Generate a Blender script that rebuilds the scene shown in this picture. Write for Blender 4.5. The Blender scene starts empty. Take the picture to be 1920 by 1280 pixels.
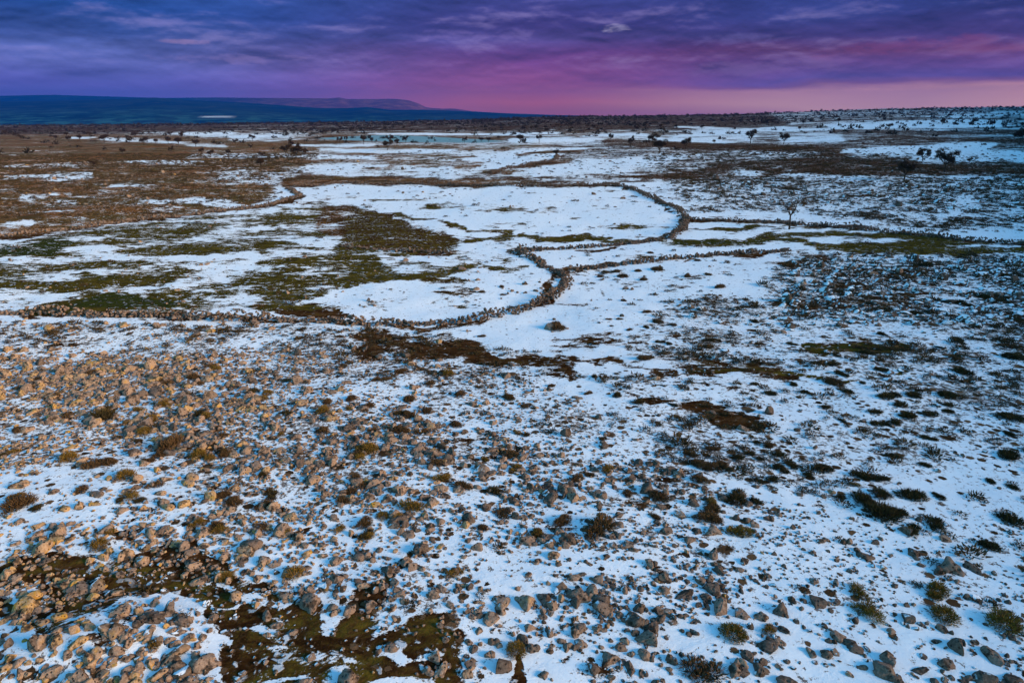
import bpy, bmesh, math, random
import numpy as np
from mathutils import Vector
random.seed(7)
RNG = np.random.default_rng(11)
SC = bpy.context.scene
COL = SC.collection
R = math.radians

# ------------------------------------------------------------------ camera
CAM_H = 15.0
PITCH = math.atan(424 / 1280)
cam_data = bpy.data.cameras.new("camera")
cam_data.lens = 24.0
cam_data.sensor_width = 36.0
cam_data.clip_start = 0.1
cam_data.clip_end = 90000
cam = bpy.data.objects.new("camera", cam_data)
COL.objects.link(cam)
cam.location = (0, 0, CAM_H)
cam.rotation_euler = (math.pi / 2 - PITCH, 0, 0)
SC.camera = cam
SC.view_settings.view_transform = 'Standard'
SC.view_settings.look = 'None'
SC.view_settings.exposure = 1.42
SC.view_settings.gamma = 1.0
SC.render.engine = 'CYCLES'
SC.cycles.max_bounces = 5
SC.cycles.diffuse_bounces = 2
SC.cycles.volume_bounces = 0

SUN_EL, SUN_AZ = R(15.0), R(112.0)        # azimuth from +Y towards +X: right and a little behind


def lin(c):
    out = []
    for v in c:
        v = v / 255.0
        out.append(v / 12.92 if v <= 0.04045 else ((v + 0.055) / 1.055) ** 2.4)
    return out


# ------------------------------------------------------------------ node helper
class NT:
    def __init__(s, tree):
        s.t = tree
        tree.nodes.clear()

    def n(s, typ, **kw):
        nd = s.t.nodes.new(typ)
        for k, v in kw.items():
            setattr(nd, k, v)
        return nd

    def put(s, sock, v):
        if v is None:
            return
        if hasattr(v, 'is_linked') or hasattr(v, 'links'):
            s.t.links.new(v, sock)
        elif isinstance(v, (list, tuple)) and sock.type == 'RGBA' and len(v) == 3:
            sock.default_value = (*v, 1)
        else:
            sock.default_value = v

    def m(s, op, a, b=None, c=None, clamp=False):
        nd = s.n('ShaderNodeMath', operation=op)
        nd.use_clamp = clamp
        for i, v in enumerate((a, b, c)):
            s.put(nd.inputs[i], v)
        return nd.outputs[0]

    def ss(s, v, lo, hi):
        nd = s.n('ShaderNodeMapRange', interpolation_type='SMOOTHSTEP')
        s.put(nd.inputs['Value'], v)
        s.put(nd.inputs['From Min'], lo)
        s.put(nd.inputs['From Max'], hi)
        return nd.outputs[0]

    def mix(s, f, a, b, blend='MIX'):
        nd = s.n('ShaderNodeMix', data_type='RGBA', blend_type=blend)
        s.put(nd.inputs[0], f)
        s.put(nd.inputs[6], a)
        s.put(nd.inputs[7], b)
        return nd.outputs[2]

    def noise(s, vec, scale, detail=6, rough=0.6, dist=0.0):
        nd = s.n('ShaderNodeTexNoise')
        s.put(nd.inputs['Vector'], vec)
        nd.inputs['Scale'].default_value = scale
        nd.inputs['Detail'].default_value = detail
        nd.inputs['Roughness'].default_value = rough
        nd.inputs['Distortion'].default_value = dist
        return nd.outputs[0]

    def vor(s, vec, scale, feature='F1', rnd=1.0):
        nd = s.n('ShaderNodeTexVoronoi', feature=feature)
        s.put(nd.inputs['Vector'], vec)
        nd.inputs['Scale'].default_value = scale
        nd.inputs['Randomness'].default_value = rnd
        return nd

    def attr(s, name, kind='GEOMETRY'):
        nd = s.n('ShaderNodeAttribute', attribute_type=kind, attribute_name=name)
        return nd.outputs['Fac']

    def ramp(s, f, stops):
        nd = s.n('ShaderNodeValToRGB')
        s.put(nd.inputs[0], f)
        el = nd.color_ramp.elements
        while len(el) < len(stops):
            el.new(0.5)
        for e, (p, c) in zip(el, sorted(stops, key=lambda q: q[0])):
            e.position = p
            e.color = (*c, 1)
        return nd.outputs[0]


# ------------------------------------------------------------------ sky
world = bpy.data.worlds.new("World")
SC.world = world
world.use_nodes = True
w = NT(world.node_tree)
tc = w.n('ShaderNodeTexCoord')
sep = w.n('ShaderNodeSeparateXYZ')
w.put(sep.inputs[0], tc.outputs['Generated'])
deg = 180 / math.pi
el = w.m('MULTIPLY', w.m('ARCSINE', sep.outputs[2]), deg)
az = w.m('MULTIPLY', w.m('ARCTAN2', sep.outputs[0], sep.outputs[1]), deg)


def sky_noise(sa, se, shift, scale, detail, rough, dist, seed):
    c_ = w.n('ShaderNodeCombineXYZ')
    w.put(c_.inputs[0], w.m('DIVIDE', az, sa))
    w.put(c_.inputs[1], w.m('DIVIDE', w.m('ADD', el, shift), se))
    c_.inputs[2].default_value = seed
    return w.noise(c_.outputs[0], scale, detail, rough, dist)


n_big = sky_noise(9.0, 1.6, 0, .55, 5, .5, .3, 0.0)
n_fine = sky_noise(4.6, 1.2, 0, .75, 5, .52, .2, 3.7)
n_up = sky_noise(4.6, 1.2, .30, .75, 5, .52, .2, 3.7)
n_curl = sky_noise(2.2, .85, 0, .9, 6, .55, .25, 8.1)
n_curl_up = sky_noise(2.2, .85, .20, .9, 6, .55, .25, 8.1)
relief = w.m('ADD', w.m('MULTIPLY', w.m('SUBTRACT', n_fine, n_up), 1.5), w.m('MULTIPLY', w.m('SUBTRACT', n_curl, n_curl_up), .8))
el_w = w.m('ADD', el, w.m('MULTIPLY', w.m('SUBTRACT', n_big, 0.5), 2.2))
e = w.m('DIVIDE', el_w, 10.0, clamp=True)
left = w.ramp(e, [(0, lin((80, 78, 160))), (.15, lin((88, 82, 165))), (.22, lin((92, 84, 168))), (.35, lin((100, 104, 180))),
                  (.45, lin((94, 106, 182))), (.53, lin((62, 86, 162))), (.68, lin((32, 76, 156))), (1, lin((40, 90, 175)))])
mid = w.ramp(e, [(0, lin((160, 80, 88))), (.08, lin((184, 84, 84))), (.26, lin((150, 68, 112))), (.45, lin((120, 62, 130))),
                 (.55, lin((96, 74, 146))), (.64, lin((72, 56, 126))), (.82, lin((64, 62, 134))), (1, lin((60, 75, 150)))])
right = w.ramp(e, [(0, lin((180, 122, 130))), (.06, lin((214, 154, 142))), (.17, lin((204, 138, 134))), (.205, lin((136, 82, 118))), (.24, lin((106, 74, 142))),
                   (.36, lin((122, 72, 132))), (.42, lin((116, 60, 100))), (.52, lin((80, 58, 120))), (.68, lin((54, 58, 126))), (1, lin((50, 70, 150)))])
a = w.m('DIVIDE', w.m('ADD', az, 33.0), 66.0, clamp=True)
f1 = w.ss(a, 0.05, 0.55)
f2 = w.ss(a, 0.52, 0.86)
cl = w.mix(f2, w.mix(f1, left, mid), right)
# cloud relief: darker bellies, paler breaks, a few bright gaps
tone = w.m('ADD', w.m('ADD', 1.0, w.m('MULTIPLY', w.ss(el, 4.5, 0.8), .85)), w.m('MULTIPLY', w.m('SUBTRACT', n_fine, 0.5), w.ss(el, 0.3, 3.0)))
tone = w.m('ADD', tone, w.m('MULTIPLY', w.m('SUBTRACT', n_big, 0.5), w.m('MULTIPLY', w.ss(el, 1.0, 3.5), 1.5)))
tone = w.m('ADD', tone, w.m('MULTIPLY', relief, w.ss(el, .8, 3.0)))
vs = w.n('ShaderNodeVectorMath', operation='SCALE')
w.put(vs.inputs[0], cl)
w.put(vs.inputs[3], tone)
gap = w.m('MULTIPLY', w.ss(w.m('ADD', n_fine, w.m('MULTIPLY', relief, .35)), 0.52, 0.82), w.m('MULTIPLY', w.ss(el, 2.2, 4.5), 0.4))
cl = w.mix(gap, vs.outputs[0], lin((170, 150, 205)))


def spot(a0, e0, ra, re, fac, colr, base):
    dx = w.m('DIVIDE', w.m('SUBTRACT', az, a0), ra)
    dy = w.m('DIVIDE', w.m('SUBTRACT', el, e0), re)
    d = w.m('ADD', w.m('MULTIPLY', dx, dx), w.m('MULTIPLY', dy, dy))
    k = w.ss(w.m('SUBTRACT', d, w.m('ADD', w.m('MULTIPLY', relief, 1.6), w.m('MULTIPLY', w.m('SUBTRACT', n_curl, 0.5), 7.0))), 1.5, -0.6)
    return w.mix(w.m('MULTIPLY', k, fac), base, lin(colr))


cl = spot(8.2, 6.2, 1.5, .30, .85, (205, 195, 235), cl)
cl = spot(-24.0, 4.9, 1.9, .16, .5, (190, 150, 195), cl)
cl = spot(-20.5, 3.9, 4.0, .35, .4, (165, 135, 195), cl)
cl = spot(-3.0, 5.8, 5.0, .4, .35, (150, 125, 195), cl)
cl = spot(17.5, 5.3, 6.0, .35, .35, (130, 115, 185), cl)
cl = spot(18, 3.3, 7, .5, .4, (150, 110, 165), cl)
cl = spot(29, 4.3, 7, .5, .45, (150, 66, 108), cl)
hs = w.n('ShaderNodeHueSaturation')
hs.inputs['Saturation'].default_value = .96
w.put(hs.inputs['Color'], cl)
cl = hs.outputs[0]
up = w.n('ShaderNodeVectorMath', operation='SCALE')
w.put(up.inputs[0], cl)
up.inputs[3].default_value = 10.0 / 2 ** 1.42      # the cloud colours are meant after the exposure above
sky = w.n('ShaderNodeTexSky', sky_type='NISHITA')
sky.sun_disc = False
sky.sun_elevation = SUN_EL
sky.sun_rotation = SUN_AZ
sky.air_density = 1.0
sky.dust_density = 0.3
sky.ozone_density = 4.0
clear = w.mix(1.0, sky.outputs[0], (.86, 1.62, 1.48), 'MULTIPLY')
front = w.ss(sep.outputs[1], -0.25, 0.35)      # the cloud bank lies ahead; behind the camera the sky is open
bank = w.m('MULTIPLY', w.ss(el, 22.0, 10.0), front)
bg = w.n('ShaderNodeBackground')
w.put(bg.inputs[0], w.mix(bank, clear, up.outputs[0]))
bg.inputs[1].default_value = 0.1
w.t.links.new(bg.outputs[0], w.n('ShaderNodeOutputWorld').inputs[0])

# ------------------------------------------------------------------ sun
sd = bpy.data.lights.new("sun", 'SUN')
sd.energy = 3.3
sd.angle = R(22)
sd.color = (1.0, 0.66, 0.36)
so = bpy.data.objects.new("sun", sd)
COL.objects.link(so)
sdir = Vector((math.cos(SUN_EL) * math.sin(SUN_AZ), math.cos(SUN_EL) * math.cos(SUN_AZ), math.sin(SUN_EL)))
so.rotation_euler = sdir.to_track_quat('Z', 'Y').to_euler()
so.location = (60, -30, 60)


# ------------------------------------------------------------------ projection + noise
CP, SP = math.cos(PITCH), math.sin(PITCH)


def project(x, y, z):
    z = z - CAM_H
    dep = y * CP - z * SP
    upv = y * SP + z * CP
    dep = np.where(dep < 0.5, 0.5, dep)
    return 960 + 1280 * x / dep, 640 - 1280 * upv / dep


def ray(px, py):
    aa = (np.asarray(px, float) - 960) / 1280
    b = (640 - np.asarray(py, float)) / 1280
    return aa, CP + b * SP, -SP + b * CP


_LAT = np.random.default_rng(3).random((64, 64, 64))


def vn(x, y, z=0.0):
    x, y, z = np.broadcast_arrays(np.asarray(x, float), np.asarray(y, float), np.asarray(z, float))
    xi, yi, zi = np.floor(x).astype(int), np.floor(y).astype(int), np.floor(z).astype(int)
    fx, fy, fz = x - xi, y - yi, z - zi
    fx, fy, fz = [f * f * (3 - 2 * f) for f in (fx, fy, fz)]
    r = 0
    for dx in (0, 1):
        for dy in (0, 1):
            for dz in (0, 1):
                wgt = (fx if dx else 1 - fx) * (fy if dy else 1 - fy) * (fz if dz else 1 - fz)
                r = r + wgt * _LAT[(xi + dx) % 64, (yi + dy) % 64, (zi + dz) % 64]
    return r - 0.5


def fbm(x, y, z=0.0, oct=4, rough=0.5):
    r, aamp = 0, 1.0
    for k in range(oct):
        s = 2.03 ** k
        r = r + aamp * vn(np.asarray(x) * s + 17.3 * k, np.asarray(y) * s + 5.1 * k, np.asarray(z) * s + 9.7 * k)
        aamp *= rough
    return r


def sst(x, a0, b0):
    t = np.clip((x - a0) / (b0 - a0), 0, 1)
    return t * t * (3 - 2 * t)


# ------------------------------------------------------------------ terrain
CR_PX = [-900, 0, 400, 700, 900, 1000, 1200, 1400, 1500, 1650, 1920, 2600]
CR_Y = [236, 235, 232, 228, 224, 219.5, 217, 213.5, 210, 204, 200, 197]
_a, _yy, _zz = ray(np.array(CR_PX), np.array(CR_Y))
CR_T = _a / _yy
CR_Z = CAM_H + 1500 * _zz / _yy
POND_PX = [(592, 259.5), (640, 256.5), (700, 254), (770, 254.5), (860, 259), (980, 266), (905, 268), (760, 266.5), (650, 263)]
POND_Z = -1.0
POND_XY = None
PILE = None


def inside(px, py, poly):
    px, py = np.asarray(px, float), np.asarray(py, float)
    r = np.zeros(px.shape, bool)
    n = len(poly)
    for i in range(n):
        x0, y0 = poly[i]
        x1, y1 = poly[(i + 1) % n]
        if y0 == y1:
            continue
        c = ((y0 > py) != (y1 > py)) & (px < (x1 - x0) * (py - y0) / (y1 - y0) + x0)
        r ^= c
    return r


def edge_dist(px, py, pts, closed=True):
    d = np.full(np.shape(px), 1e18)
    n = len(pts)
    for i in range(n if closed else n - 1):
        x0, y0 = pts[i]
        x1, y1 = pts[(i + 1) % n]
        ex, ey = x1 - x0, y1 - y0
        L = ex * ex + ey * ey + 1e-9
        t = np.clip(((px - x0) * ex + (py - y0) * ey) / L, 0, 1)
        d = np.minimum(d, (px - x0 - t * ex) ** 2 + (py - y0 - t * ey) ** 2)
    return np.sqrt(d)


def height(x, y):
    x, y = np.asarray(x, float), np.asarray(y, float)
    yc = np.maximum(y, 1.0)
    t = x / np.maximum(y, 60.0)
    zc = np.interp(t, CR_T, CR_Z)
    g = np.clip((y - 95) / 1405, 0, 1)
    z = zc * (g ** 0.92)
    far = sst(y, 60, 400)
    z = z + far * (1 - sst(y, 1100, 1500)) * 2.2 * fbm(x / 130, y / 130, 1.5, 3)
    z = z + 0.75 * fbm(x / 26, y / 26, 4.2, 4) + 0.10 * fbm(x / 2.1, y / 2.1, 7.7, 3)
    z = z - np.clip(y - 1500, 0, None) * 0.07
    z = np.maximum(z, -75 + 0 * z)
    # unseen rise added past the right edge of view to shade the right side
    u = x - (0.80 * np.maximum(y, 0) + 18)
    hm = 14 + 0.42 * np.clip(y, 0, 1400)
    hill = hm * (1 - np.exp(-np.clip(u, 0, None) * 0.75 / hm))
    z = z + hill * (1 - sst(y, 1500, 2200))
    if PILE is not None:
        d = ((x - PILE[0]) / 3.0) ** 2 + ((y - PILE[1]) / 1.7) ** 2
        z = z + 0.45 * np.exp(-d * 1.3)
    if POND_XY is not None:
        ed = edge_dist(x, y, POND_XY)
        ins = inside(x, y, POND_XY)
        k = np.where(ins, 1.0, 1 - sst(ed, 0, 35))
        z = z * (1 - k) + (POND_Z - np.where(ins, 0.35, 0.0)) * k
    return z


def unproj(px, py):
    px, py = np.atleast_1d(np.asarray(px, float)), np.atleast_1d(np.asarray(py, float))
    dx, dy, dz = ray(px, py)
    s = np.geomspace(8, 2500, 1400)[None, :]
    X, Y, Z = dx[:, None] * s, dy[:, None] * s, CAM_H + dz[:, None] * s
    below = Z < height(X, Y)
    k = np.argmax(below, 1)
    k = np.where(below.any(1), k, s.shape[1] - 1)
    lo, hi = s[0, np.maximum(k - 1, 0)], s[0, k]
    for _ in range(18):
        mdl = 0.5 * (lo + hi)
        b = CAM_H + dz * mdl < height(dx * mdl, dy * mdl)
        hi = np.where(b, mdl, hi)
        lo = np.where(b, lo, mdl)
    x, y = dx * hi, dy * hi
    return x, y, height(x, y)


_x, _y, _z = unproj([170], [1215])
PILE = (float(_x[0]), float(_y[0]))
_x, _y, _z = unproj([740], [261])
POND_Z = float(_z[0])
pdx, pdy, pdz = ray([p[0] for p in POND_PX], [p[1] for p in POND_PX])
_s = (POND_Z - CAM_H) / pdz
POND_XY = list(zip((pdx * _s).tolist(), (pdy * _s).tolist()))

# ------------------------------------------------------------------ painted ground cover (world attributes)
YS = 2.5      # foreshortening of the ground used when softening outlines


def pm(px, py, poly, soft):
    pl = [(p[0], p[1] * YS) for p in poly]
    d = edge_dist(px, py * YS, pl)
    sd_ = np.where(inside(px, py * YS, pl), d, -d)
    return sst(sd_, -soft, soft)


def lm(px, py, pts, wd, soft):
    pl = [(p[0], p[1] * YS) for p in pts]
    d = edge_dist(px, py * YS, pl, False)
    return 1 - sst(d, max(wd - soft, 0), wd + soft)


def ell(px, py, cx, cy, rx, ry, soft=0.5):
    d = np.sqrt(((px - cx) / rx) ** 2 + ((py - cy) / ry) ** 2)
    return 1 - sst(d, 1 - soft, 1 + soft)


# (kind, geometry, width/soft, snow, green, rubble)   None leaves the value alone
COVER = [
    # far dark scrub strip and the plateau behind the fields
    ('p', [(-200, 190), (2200, 190), (2200, 236), (1500, 236), (1200, 246), (900, 250), (450, 246), (-200, 262)], 8, .12, .1, .12),
    ('p', [(1400, 190), (2300, 190), (2300, 246), (1500, 246)], 8, .42, .15, .1),
    ('p', [(1200, 246), (2300, 240), (2300, 345), (1500, 345), (1250, 340), (950, 345), (800, 320), (700, 290), (900, 262)], 14, .46, .05, .25),
    ('p', [(440, 244), (1000, 246), (1250, 244), (1250, 262), (900, 270), (560, 274), (440, 262)], 8, .34, .05, .45),
    # brown stony plateau on the left
    ('p', [(-300, 256), (300, 252), (560, 262), (620, 285), (600, 310), (500, 330), (520, 362), (480, 386), (330, 404), (130, 430), (-300, 470)], 16, .2, .05, .75),
    ('p', [(-300, 256), (300, 254), (430, 262), (360, 285), (380, 305), (250, 316), (-300, 312)], 12, .12, .05, .8),
    ('p', [(480, 322), (640, 330), (1000, 338), (1010, 350), (800, 352), (640, 346), (560, 352), (500, 345)], 6, .12, .1, .45),
    ('p', [(560, 270), (1000, 268), (1060, 300), (1000, 330), (700, 325), (600, 312), (560, 296)], 12, .42, .1, .55),
    # snow lying in the hollows of the plateau
    ('p', [(48, 332), (90, 324), (175, 322), (170, 334), (110, 338)], 6, .86, None, None),
    ('p', [(218, 348), (250, 343), (300, 346), (270, 350)], 5, .9, None, None),
    ('p', [(252, 378), (300, 373), (350, 370), (450, 375), (480, 388), (420, 392), (340, 384), (270, 380)], 6, .8, None, None),
    ('l', [(0, 333), (60, 331)], 8, .75, None, None),
    ('l', [(0, 420), (65, 417)], 8, .85, None, None),
    ('l', [(85, 382), (130, 381)], 7, .8, None, None),
    ('l', [(70, 367), (128, 366)], 6, .7, None, None),
    ('l', [(10, 312), (170, 311)], 7, .6, None, None),
    ('l', [(255, 304), (360, 303)], 6, .9, None, None),
    ('l', [(345, 293), (480, 292), (700, 296)], 9, .85, None, None),
    ('l', [(200, 261), (290, 264), (350, 272), (430, 273)], 9, .7, None, None),
    ('l', [(140, 258), (170, 259)], 5, .85, None, None),
    ('p', [(430, 252), (560, 248), (600, 256), (520, 266), (440, 264)], 6, .62, None, None),
    ('p', [(390, 318), (450, 316), (560, 330), (520, 350), (400, 345)], 8, .55, None, None),
    ('l', [(570, 272), (640, 274), (700, 272)], 5, .8, None, None),
    ('l', [(600, 281), (700, 284), (840, 283)], 7, .85, None, None),
    ('p', [(570, 311), (640, 308), (720, 312), (640, 318)], 5, .92, None, None),
    ('p', [(740, 316), (860, 312), (900, 325), (800, 325)], 6, .9, None, None),
    ('p', [(870, 298), (960, 282), (1090, 278), (1010, 300), (960, 318), (900, 320), (930, 306)], 6, .92, None, None),
    ('p', [(1000, 310), (1130, 300), (1260, 290), (1330, 290), (1240, 312), (1100, 330), (960, 330)], 9, .88, None, None),
    ('l', [(960, 251), (1040, 250)], 4, .8, None, None),
    ('l', [(700, 251), (930, 252), (1000, 254)], 4, .85, None, None),
    ('l', [(970, 263), (1100, 262)], 10, .85, None, None),
    ('p', [(1090, 255), (1200, 248), (1250, 262), (1120, 266)], 6, .75, None, None),
    ('p', [(1230, 262), (1300, 248), (1400, 248), (1410, 266), (1300, 270)], 6, .78, None, None),
    ('p', [(1450, 260), (1570, 252), (1580, 266), (1470, 268)], 6, .75, None, None),
    ('p', [(1540, 282), (1640, 276), (1850, 266), (1860, 282), (1760, 286), (1640, 290)], 6, .93, None, None),
    ('p', [(1540, 234), (1700, 226), (1880, 226), (1880, 238), (1700, 240), (1560, 244)], 5, .85, None, None),
    ('p', [(1750, 212), (1920, 208), (2200, 208), (2200, 222), (1780, 222)], 5, .6, None, None),
    ('l', [(1270, 238), (1430, 243), (1560, 243)], 4, .75, None, None),
    # brown belts crossing the far slope
    ('l', [(1140, 266), (1300, 273), (1420, 276), (1560, 283)], 13, .1, .05, .3),
    ('p', [(1560, 283), (1640, 292), (1780, 290), (1920, 300), (2200, 300), (2200, 335), (1900, 330), (1650, 330), (1400, 322), (1250, 338), (1150, 345), (1250, 325), (1400, 305)], 8, .12, .0, .25),
    ('p', [(1660, 288), (1800, 282), (1930, 285), (1930, 305), (1740, 306)], 6, .8, None, None),
    ('l', [(1560, 247), (1800, 250), (2000, 248)], 9, .2, .1, .2),
    ('l', [(960, 292), (1030, 285), (1080, 283)], 6, .12, .0, .4),
    ('l', [(990, 308), (1030, 303), (1060, 298)], 9, .05, .0, .4),
    ('l', [(960, 332), (1100, 328), (1240, 335)], 6, .25, .3, .3),
    ('l', [(990, 346), (1100, 350), (1160, 347)], 9, .1, .4, .2),
    # large fields inside the walls
    ('p', [(540, 353), (640, 345), (850, 352), (1140, 352), (1200, 370), (1250, 392), (1285, 410), (1270, 432), (1240, 446), (1000, 438), (850, 425), (720, 395), (640, 375)], 6, .92, .6, .0),
    ('l', [(800, 388), (900, 390), (1040, 392)], 11, .55, None, None),
    ('l', [(700, 372), (800, 378), (900, 392), (930, 404)], 9, .6, None, None),
    ('l', [(720, 400), (800, 415), (880, 430), (1000, 440), (1100, 445), (1230, 449)], 5, .12, .6, .1),
    ('l', [(1170, 428), (1260, 428)], 8, .5, .6, .0),
    ('p', [(1000, 472), (1100, 466), (1250, 452), (1500, 466), (1400, 474), (1200, 490), (1060, 508), (1020, 495)], 4, .95, .5, 0),
    ('p', [(860, 450), (1000, 452), (1240, 448), (1100, 462), (980, 470), (1010, 500), (900, 500), (740, 490), (760, 470)], 6, .88, .6, 0),
    ('l', [(880, 449), (980, 444), (1100, 452), (1180, 454)], 9, .06, .9, 0),
    # grass and wet ground, middle left
    ('p', [(-300, 480), (0, 460), (150, 432), (330, 412), (480, 395), (600, 375), (700, 400), (760, 430), (870, 452), (760, 478), (900, 500), (760, 530), (640, 560), (540, 582), (300, 590), (-300, 590)], 14, .47, .7, .05),
    ('p', [(-200, 470), (70, 448), (160, 446), (120, 478), (-200, 500)], 10, .3, 1, 0),
    ('p', [(150, 440), (330, 415), (470, 400), (560, 392), (560, 410), (400, 425), (240, 445)], 10, .35, .7, .2),
    ('p', [(640, 380), (740, 410), (850, 445), (880, 460), (820, 470), (700, 466), (640, 450), (630, 410)], 8, .12, .45, .12),
    ('p', [(590, 385), (640, 380), (660, 400), (650, 440), (620, 450), (600, 420)], 8, .3, .3, .4),
    ('p', [(210, 472), (300, 458), (430, 462), (540, 452), (560, 470), (470, 482), (330, 477)], 7, .08, .75, 0),
    ('p', [(120, 580), (180, 560), (250, 545), (330, 568), (310, 580)], 7, .03, 1, 0),
    ('p', [(490, 585), (560, 545), (640, 525), (700, 485), (740, 520), (900, 500), (1000, 497), (890, 513), (740, 537), (640, 552), (560, 580)], 7, .05, .8, 0),
    ('p', [(470, 470), (540, 460), (600, 490), (580, 530), (640, 545), (540, 560), (490, 540), (530, 500)], 10, .3, .6, .05),
    ('l', [(640, 470), (680, 500), (740, 515)], 26, .06, .75, 0),
    ('p', [(150, 515), (240, 510), (280, 525), (200, 530)], 7, .1, .9, 0),
    ('p', [(-100, 520), (60, 515), (100, 530), (-100, 540)], 9, .3, .9, 0),
    ('p', [(530, 575), (640, 575), (690, 595), (600, 600)], 8, .1, .25, .1),
    ('p', [(130, 466), (200, 455), (220, 470), (360, 482), (480, 470), (470, 500), (430, 515), (330, 500), (200, 490)], 8, .86, None, None),
    ('p', [(500, 440), (640, 452), (620, 470), (560, 462)], 8, .75, None, None),
    ('p', [(-100, 545), (130, 540), (200, 535), (120, 560), (0, 580), (-100, 580)], 8, .72, None, None),
    # field with the curved wall
    ('p', [(545, 563), (700, 540), (900, 512), (1000, 502), (1035, 515), (1045, 540), (950, 588), (800, 603), (690, 592), (620, 570)], 6, .92, .6, 0),
    ('l', [(830, 530), (880, 548), (850, 552)], 18, .55, .4, .0),
    ('l', [(690, 550), (760, 560), (850, 562)], 16, .68, None, None),
    # smooth snow right of the wall
    ('p', [(1065, 530), (1100, 512), (1300, 486), (1480, 476), (1420, 510), (1300, 560), (1250, 640), (1150, 690), (1060, 700), (880, 640), (860, 618), (960, 600), (1050, 560)], 12, .94, .3, 0),
    # hillside beyond the green belt
    ('p', [(1160, 348), (1300, 338), (1650, 330), (2300, 335), (2300, 455), (1800, 440), (1480, 415), (1290, 410), (1240, 372)], 8, .72, .3, .05),
    ('p', [(1240, 380), (1330, 365), (1480, 375), (1500, 410), (1300, 408)], 10, .93, None, None),
    ('p', [(1640, 425), (1720, 415), (2200, 425), (2200, 446), (1760, 440)], 8, .92, None, None),
    ('p', [(1290, 415), (1480, 420), (1800, 448), (2200, 465), (2200, 470), (1600, 470), (1250, 455)], 5, .82, .8, 0),
    # green belt
    ('l', [(1245, 455), (1350, 453), (1450, 448), (1560, 456), (1700, 462), (1920, 468), (2300, 474)], 13, .04, .95, 0),
    ('p', [(1500, 452), (1700, 455), (2300, 462), (2300, 482), (1900, 478), (1700, 474), (1520, 468)], 7, .12, .8, 0),
    ('l', [(1290, 432), (1360, 428), (1430, 426)], 7, .1, .9, 0),
    ('l', [(1390, 446), (1450, 438), (1540, 434), (1640, 444), (1760, 448)], 8, .1, .9, 0),
    ('l', [(1660, 440), (1760, 450), (1920, 458), (2200, 466)], 13, .1, .9, 0),
    ('p', [(1450, 443), (1520, 440), (1620, 445), (1560, 451)], 5, .95, None, None),
    ('l', [(1780, 459), (1850, 460), (1920, 464)], 5, .8, None, None),
    # rough ground on the right
    ('p', [(1480, 480), (1700, 478), (2300, 482), (2300, 620), (1900, 620), (1650, 590), (1450, 580), (1400, 540)], 20, .6, .35, .05),
    ('p', [(1250, 560), (1450, 580), (1900, 625), (2300, 630), (2300, 760), (1600, 720), (1300, 690), (1180, 650)], 20, .8, .4, 0),
    ('l', [(1520, 656), (1600, 660), (1690, 650)], 12, .1, .95, 0),
    ('l', [(1280, 690), (1400, 702), (1500, 702), (1700, 706)], 5, .2, .7, 0),
    # lower middle
    ('p', [(1050, 690), (1300, 710), (2300, 760), (2300, 960), (1700, 960), (1450, 900), (1300, 860), (1100, 780)], 20, .93, .3, 0),
    ('p', [(640, 618), (760, 622), (900, 642), (960, 660), (1060, 664), (1055, 690), (960, 690), (850, 672), (700, 650)], 30, .10, .12, .1),
    ('p', [(700, 625), (880, 645), (900, 660), (760, 648)], 16, .05, .05, .05),
    ('p', [(920, 655), (1060, 664), (1040, 680), (960, 684)], 18, .12, .35, .0),
    ('l', [(1050, 668), (1150, 680), (1240, 690)], 8, .5, .3, 0),
    ('p', [(1185, 722), (1240, 728), (1290, 745), (1220, 744)], 6, .05, .2, .1),
    ('p', [(1275, 755), (1330, 748), (1345, 764), (1400, 784), (1425, 794), (1425, 803), (1355, 802), (1335, 784), (1300, 770)], 12, .1, .2, .05),
    ('p', [(-300, 600), (300, 603), (700, 615), (640, 660), (300, 660), (-300, 655)], 14, .84, .35, .1),
    ('p', [(640, 660), (900, 690), (1150, 760), (1000, 800), (800, 720), (640, 690)], 20, .82, .2, .1),
    # stony foreground
    ('p', [(-300, 662), (640, 665), (1000, 780), (1300, 900), (1700, 980), (2300, 1020), (2300, 1500), (-300, 1500)], 30, .95, .2, .15),
    ('p', [(-300, 672), (300, 676), (520, 740), (520, 860), (300, 860), (100, 800), (-300, 780)], 30, .74, .1, .4),
    ('p', [(440, 770), (700, 800), (1000, 890), (1300, 960), (1500, 1000), (1300, 1010), (1000, 985), (700, 940), (450, 870)], 26, .82, .1, .4),
    ('p', [(0, 990), (200, 860), (360, 900), (300, 985), (100, 1000), (-100, 1010)], 26, .93, None, None),
    # bare soil, bottom left
    ('p', [(-100, 1075), (0, 1040), (70, 1015), (110, 1035), (200, 1060), (330, 1050), (440, 1060), (540, 1095), (600, 1150), (690, 1110), (760, 1160), (720, 1190), (880, 1165), (905, 1200), (880, 1300), (420, 1300), (360, 1200), (330, 1160), (120, 1145), (20, 1150), (-60, 1200)], 12, .17, .4, .0),
    ('p', [(330, 1055), (400, 1052), (400, 1075), (330, 1090), (290, 1082)], 10, .05, .0, .0),
    ('p', [(500, 985), (560, 975), (590, 985), (545, 1000)], 8, .05, .1, 0),
    ('p', [(190, 1005), (240, 1000), (260, 1020), (200, 1030)], 8, .1, .2, 0),
    ('p', [(700, 1100), (790, 1092), (800, 1102), (730, 1112)], 7, .1, .3, 0),
    ('p', [(985, 1240), (1000, 1236), (1008, 1262), (1005, 1300), (985, 1300)], 6, .03, .3, 0),
    ('p', [(690, 1110), (730, 1090), (720, 1140), (660, 1170), (640, 1150)], 8, .15, .3, 0),
    ('l', [(420, 1100), (470, 1120), (520, 1110)], 12, .8, None, None),
    ('l', [(240, 1115), (310, 1118), (360, 1100)], 10, .75, None, None),
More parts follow.
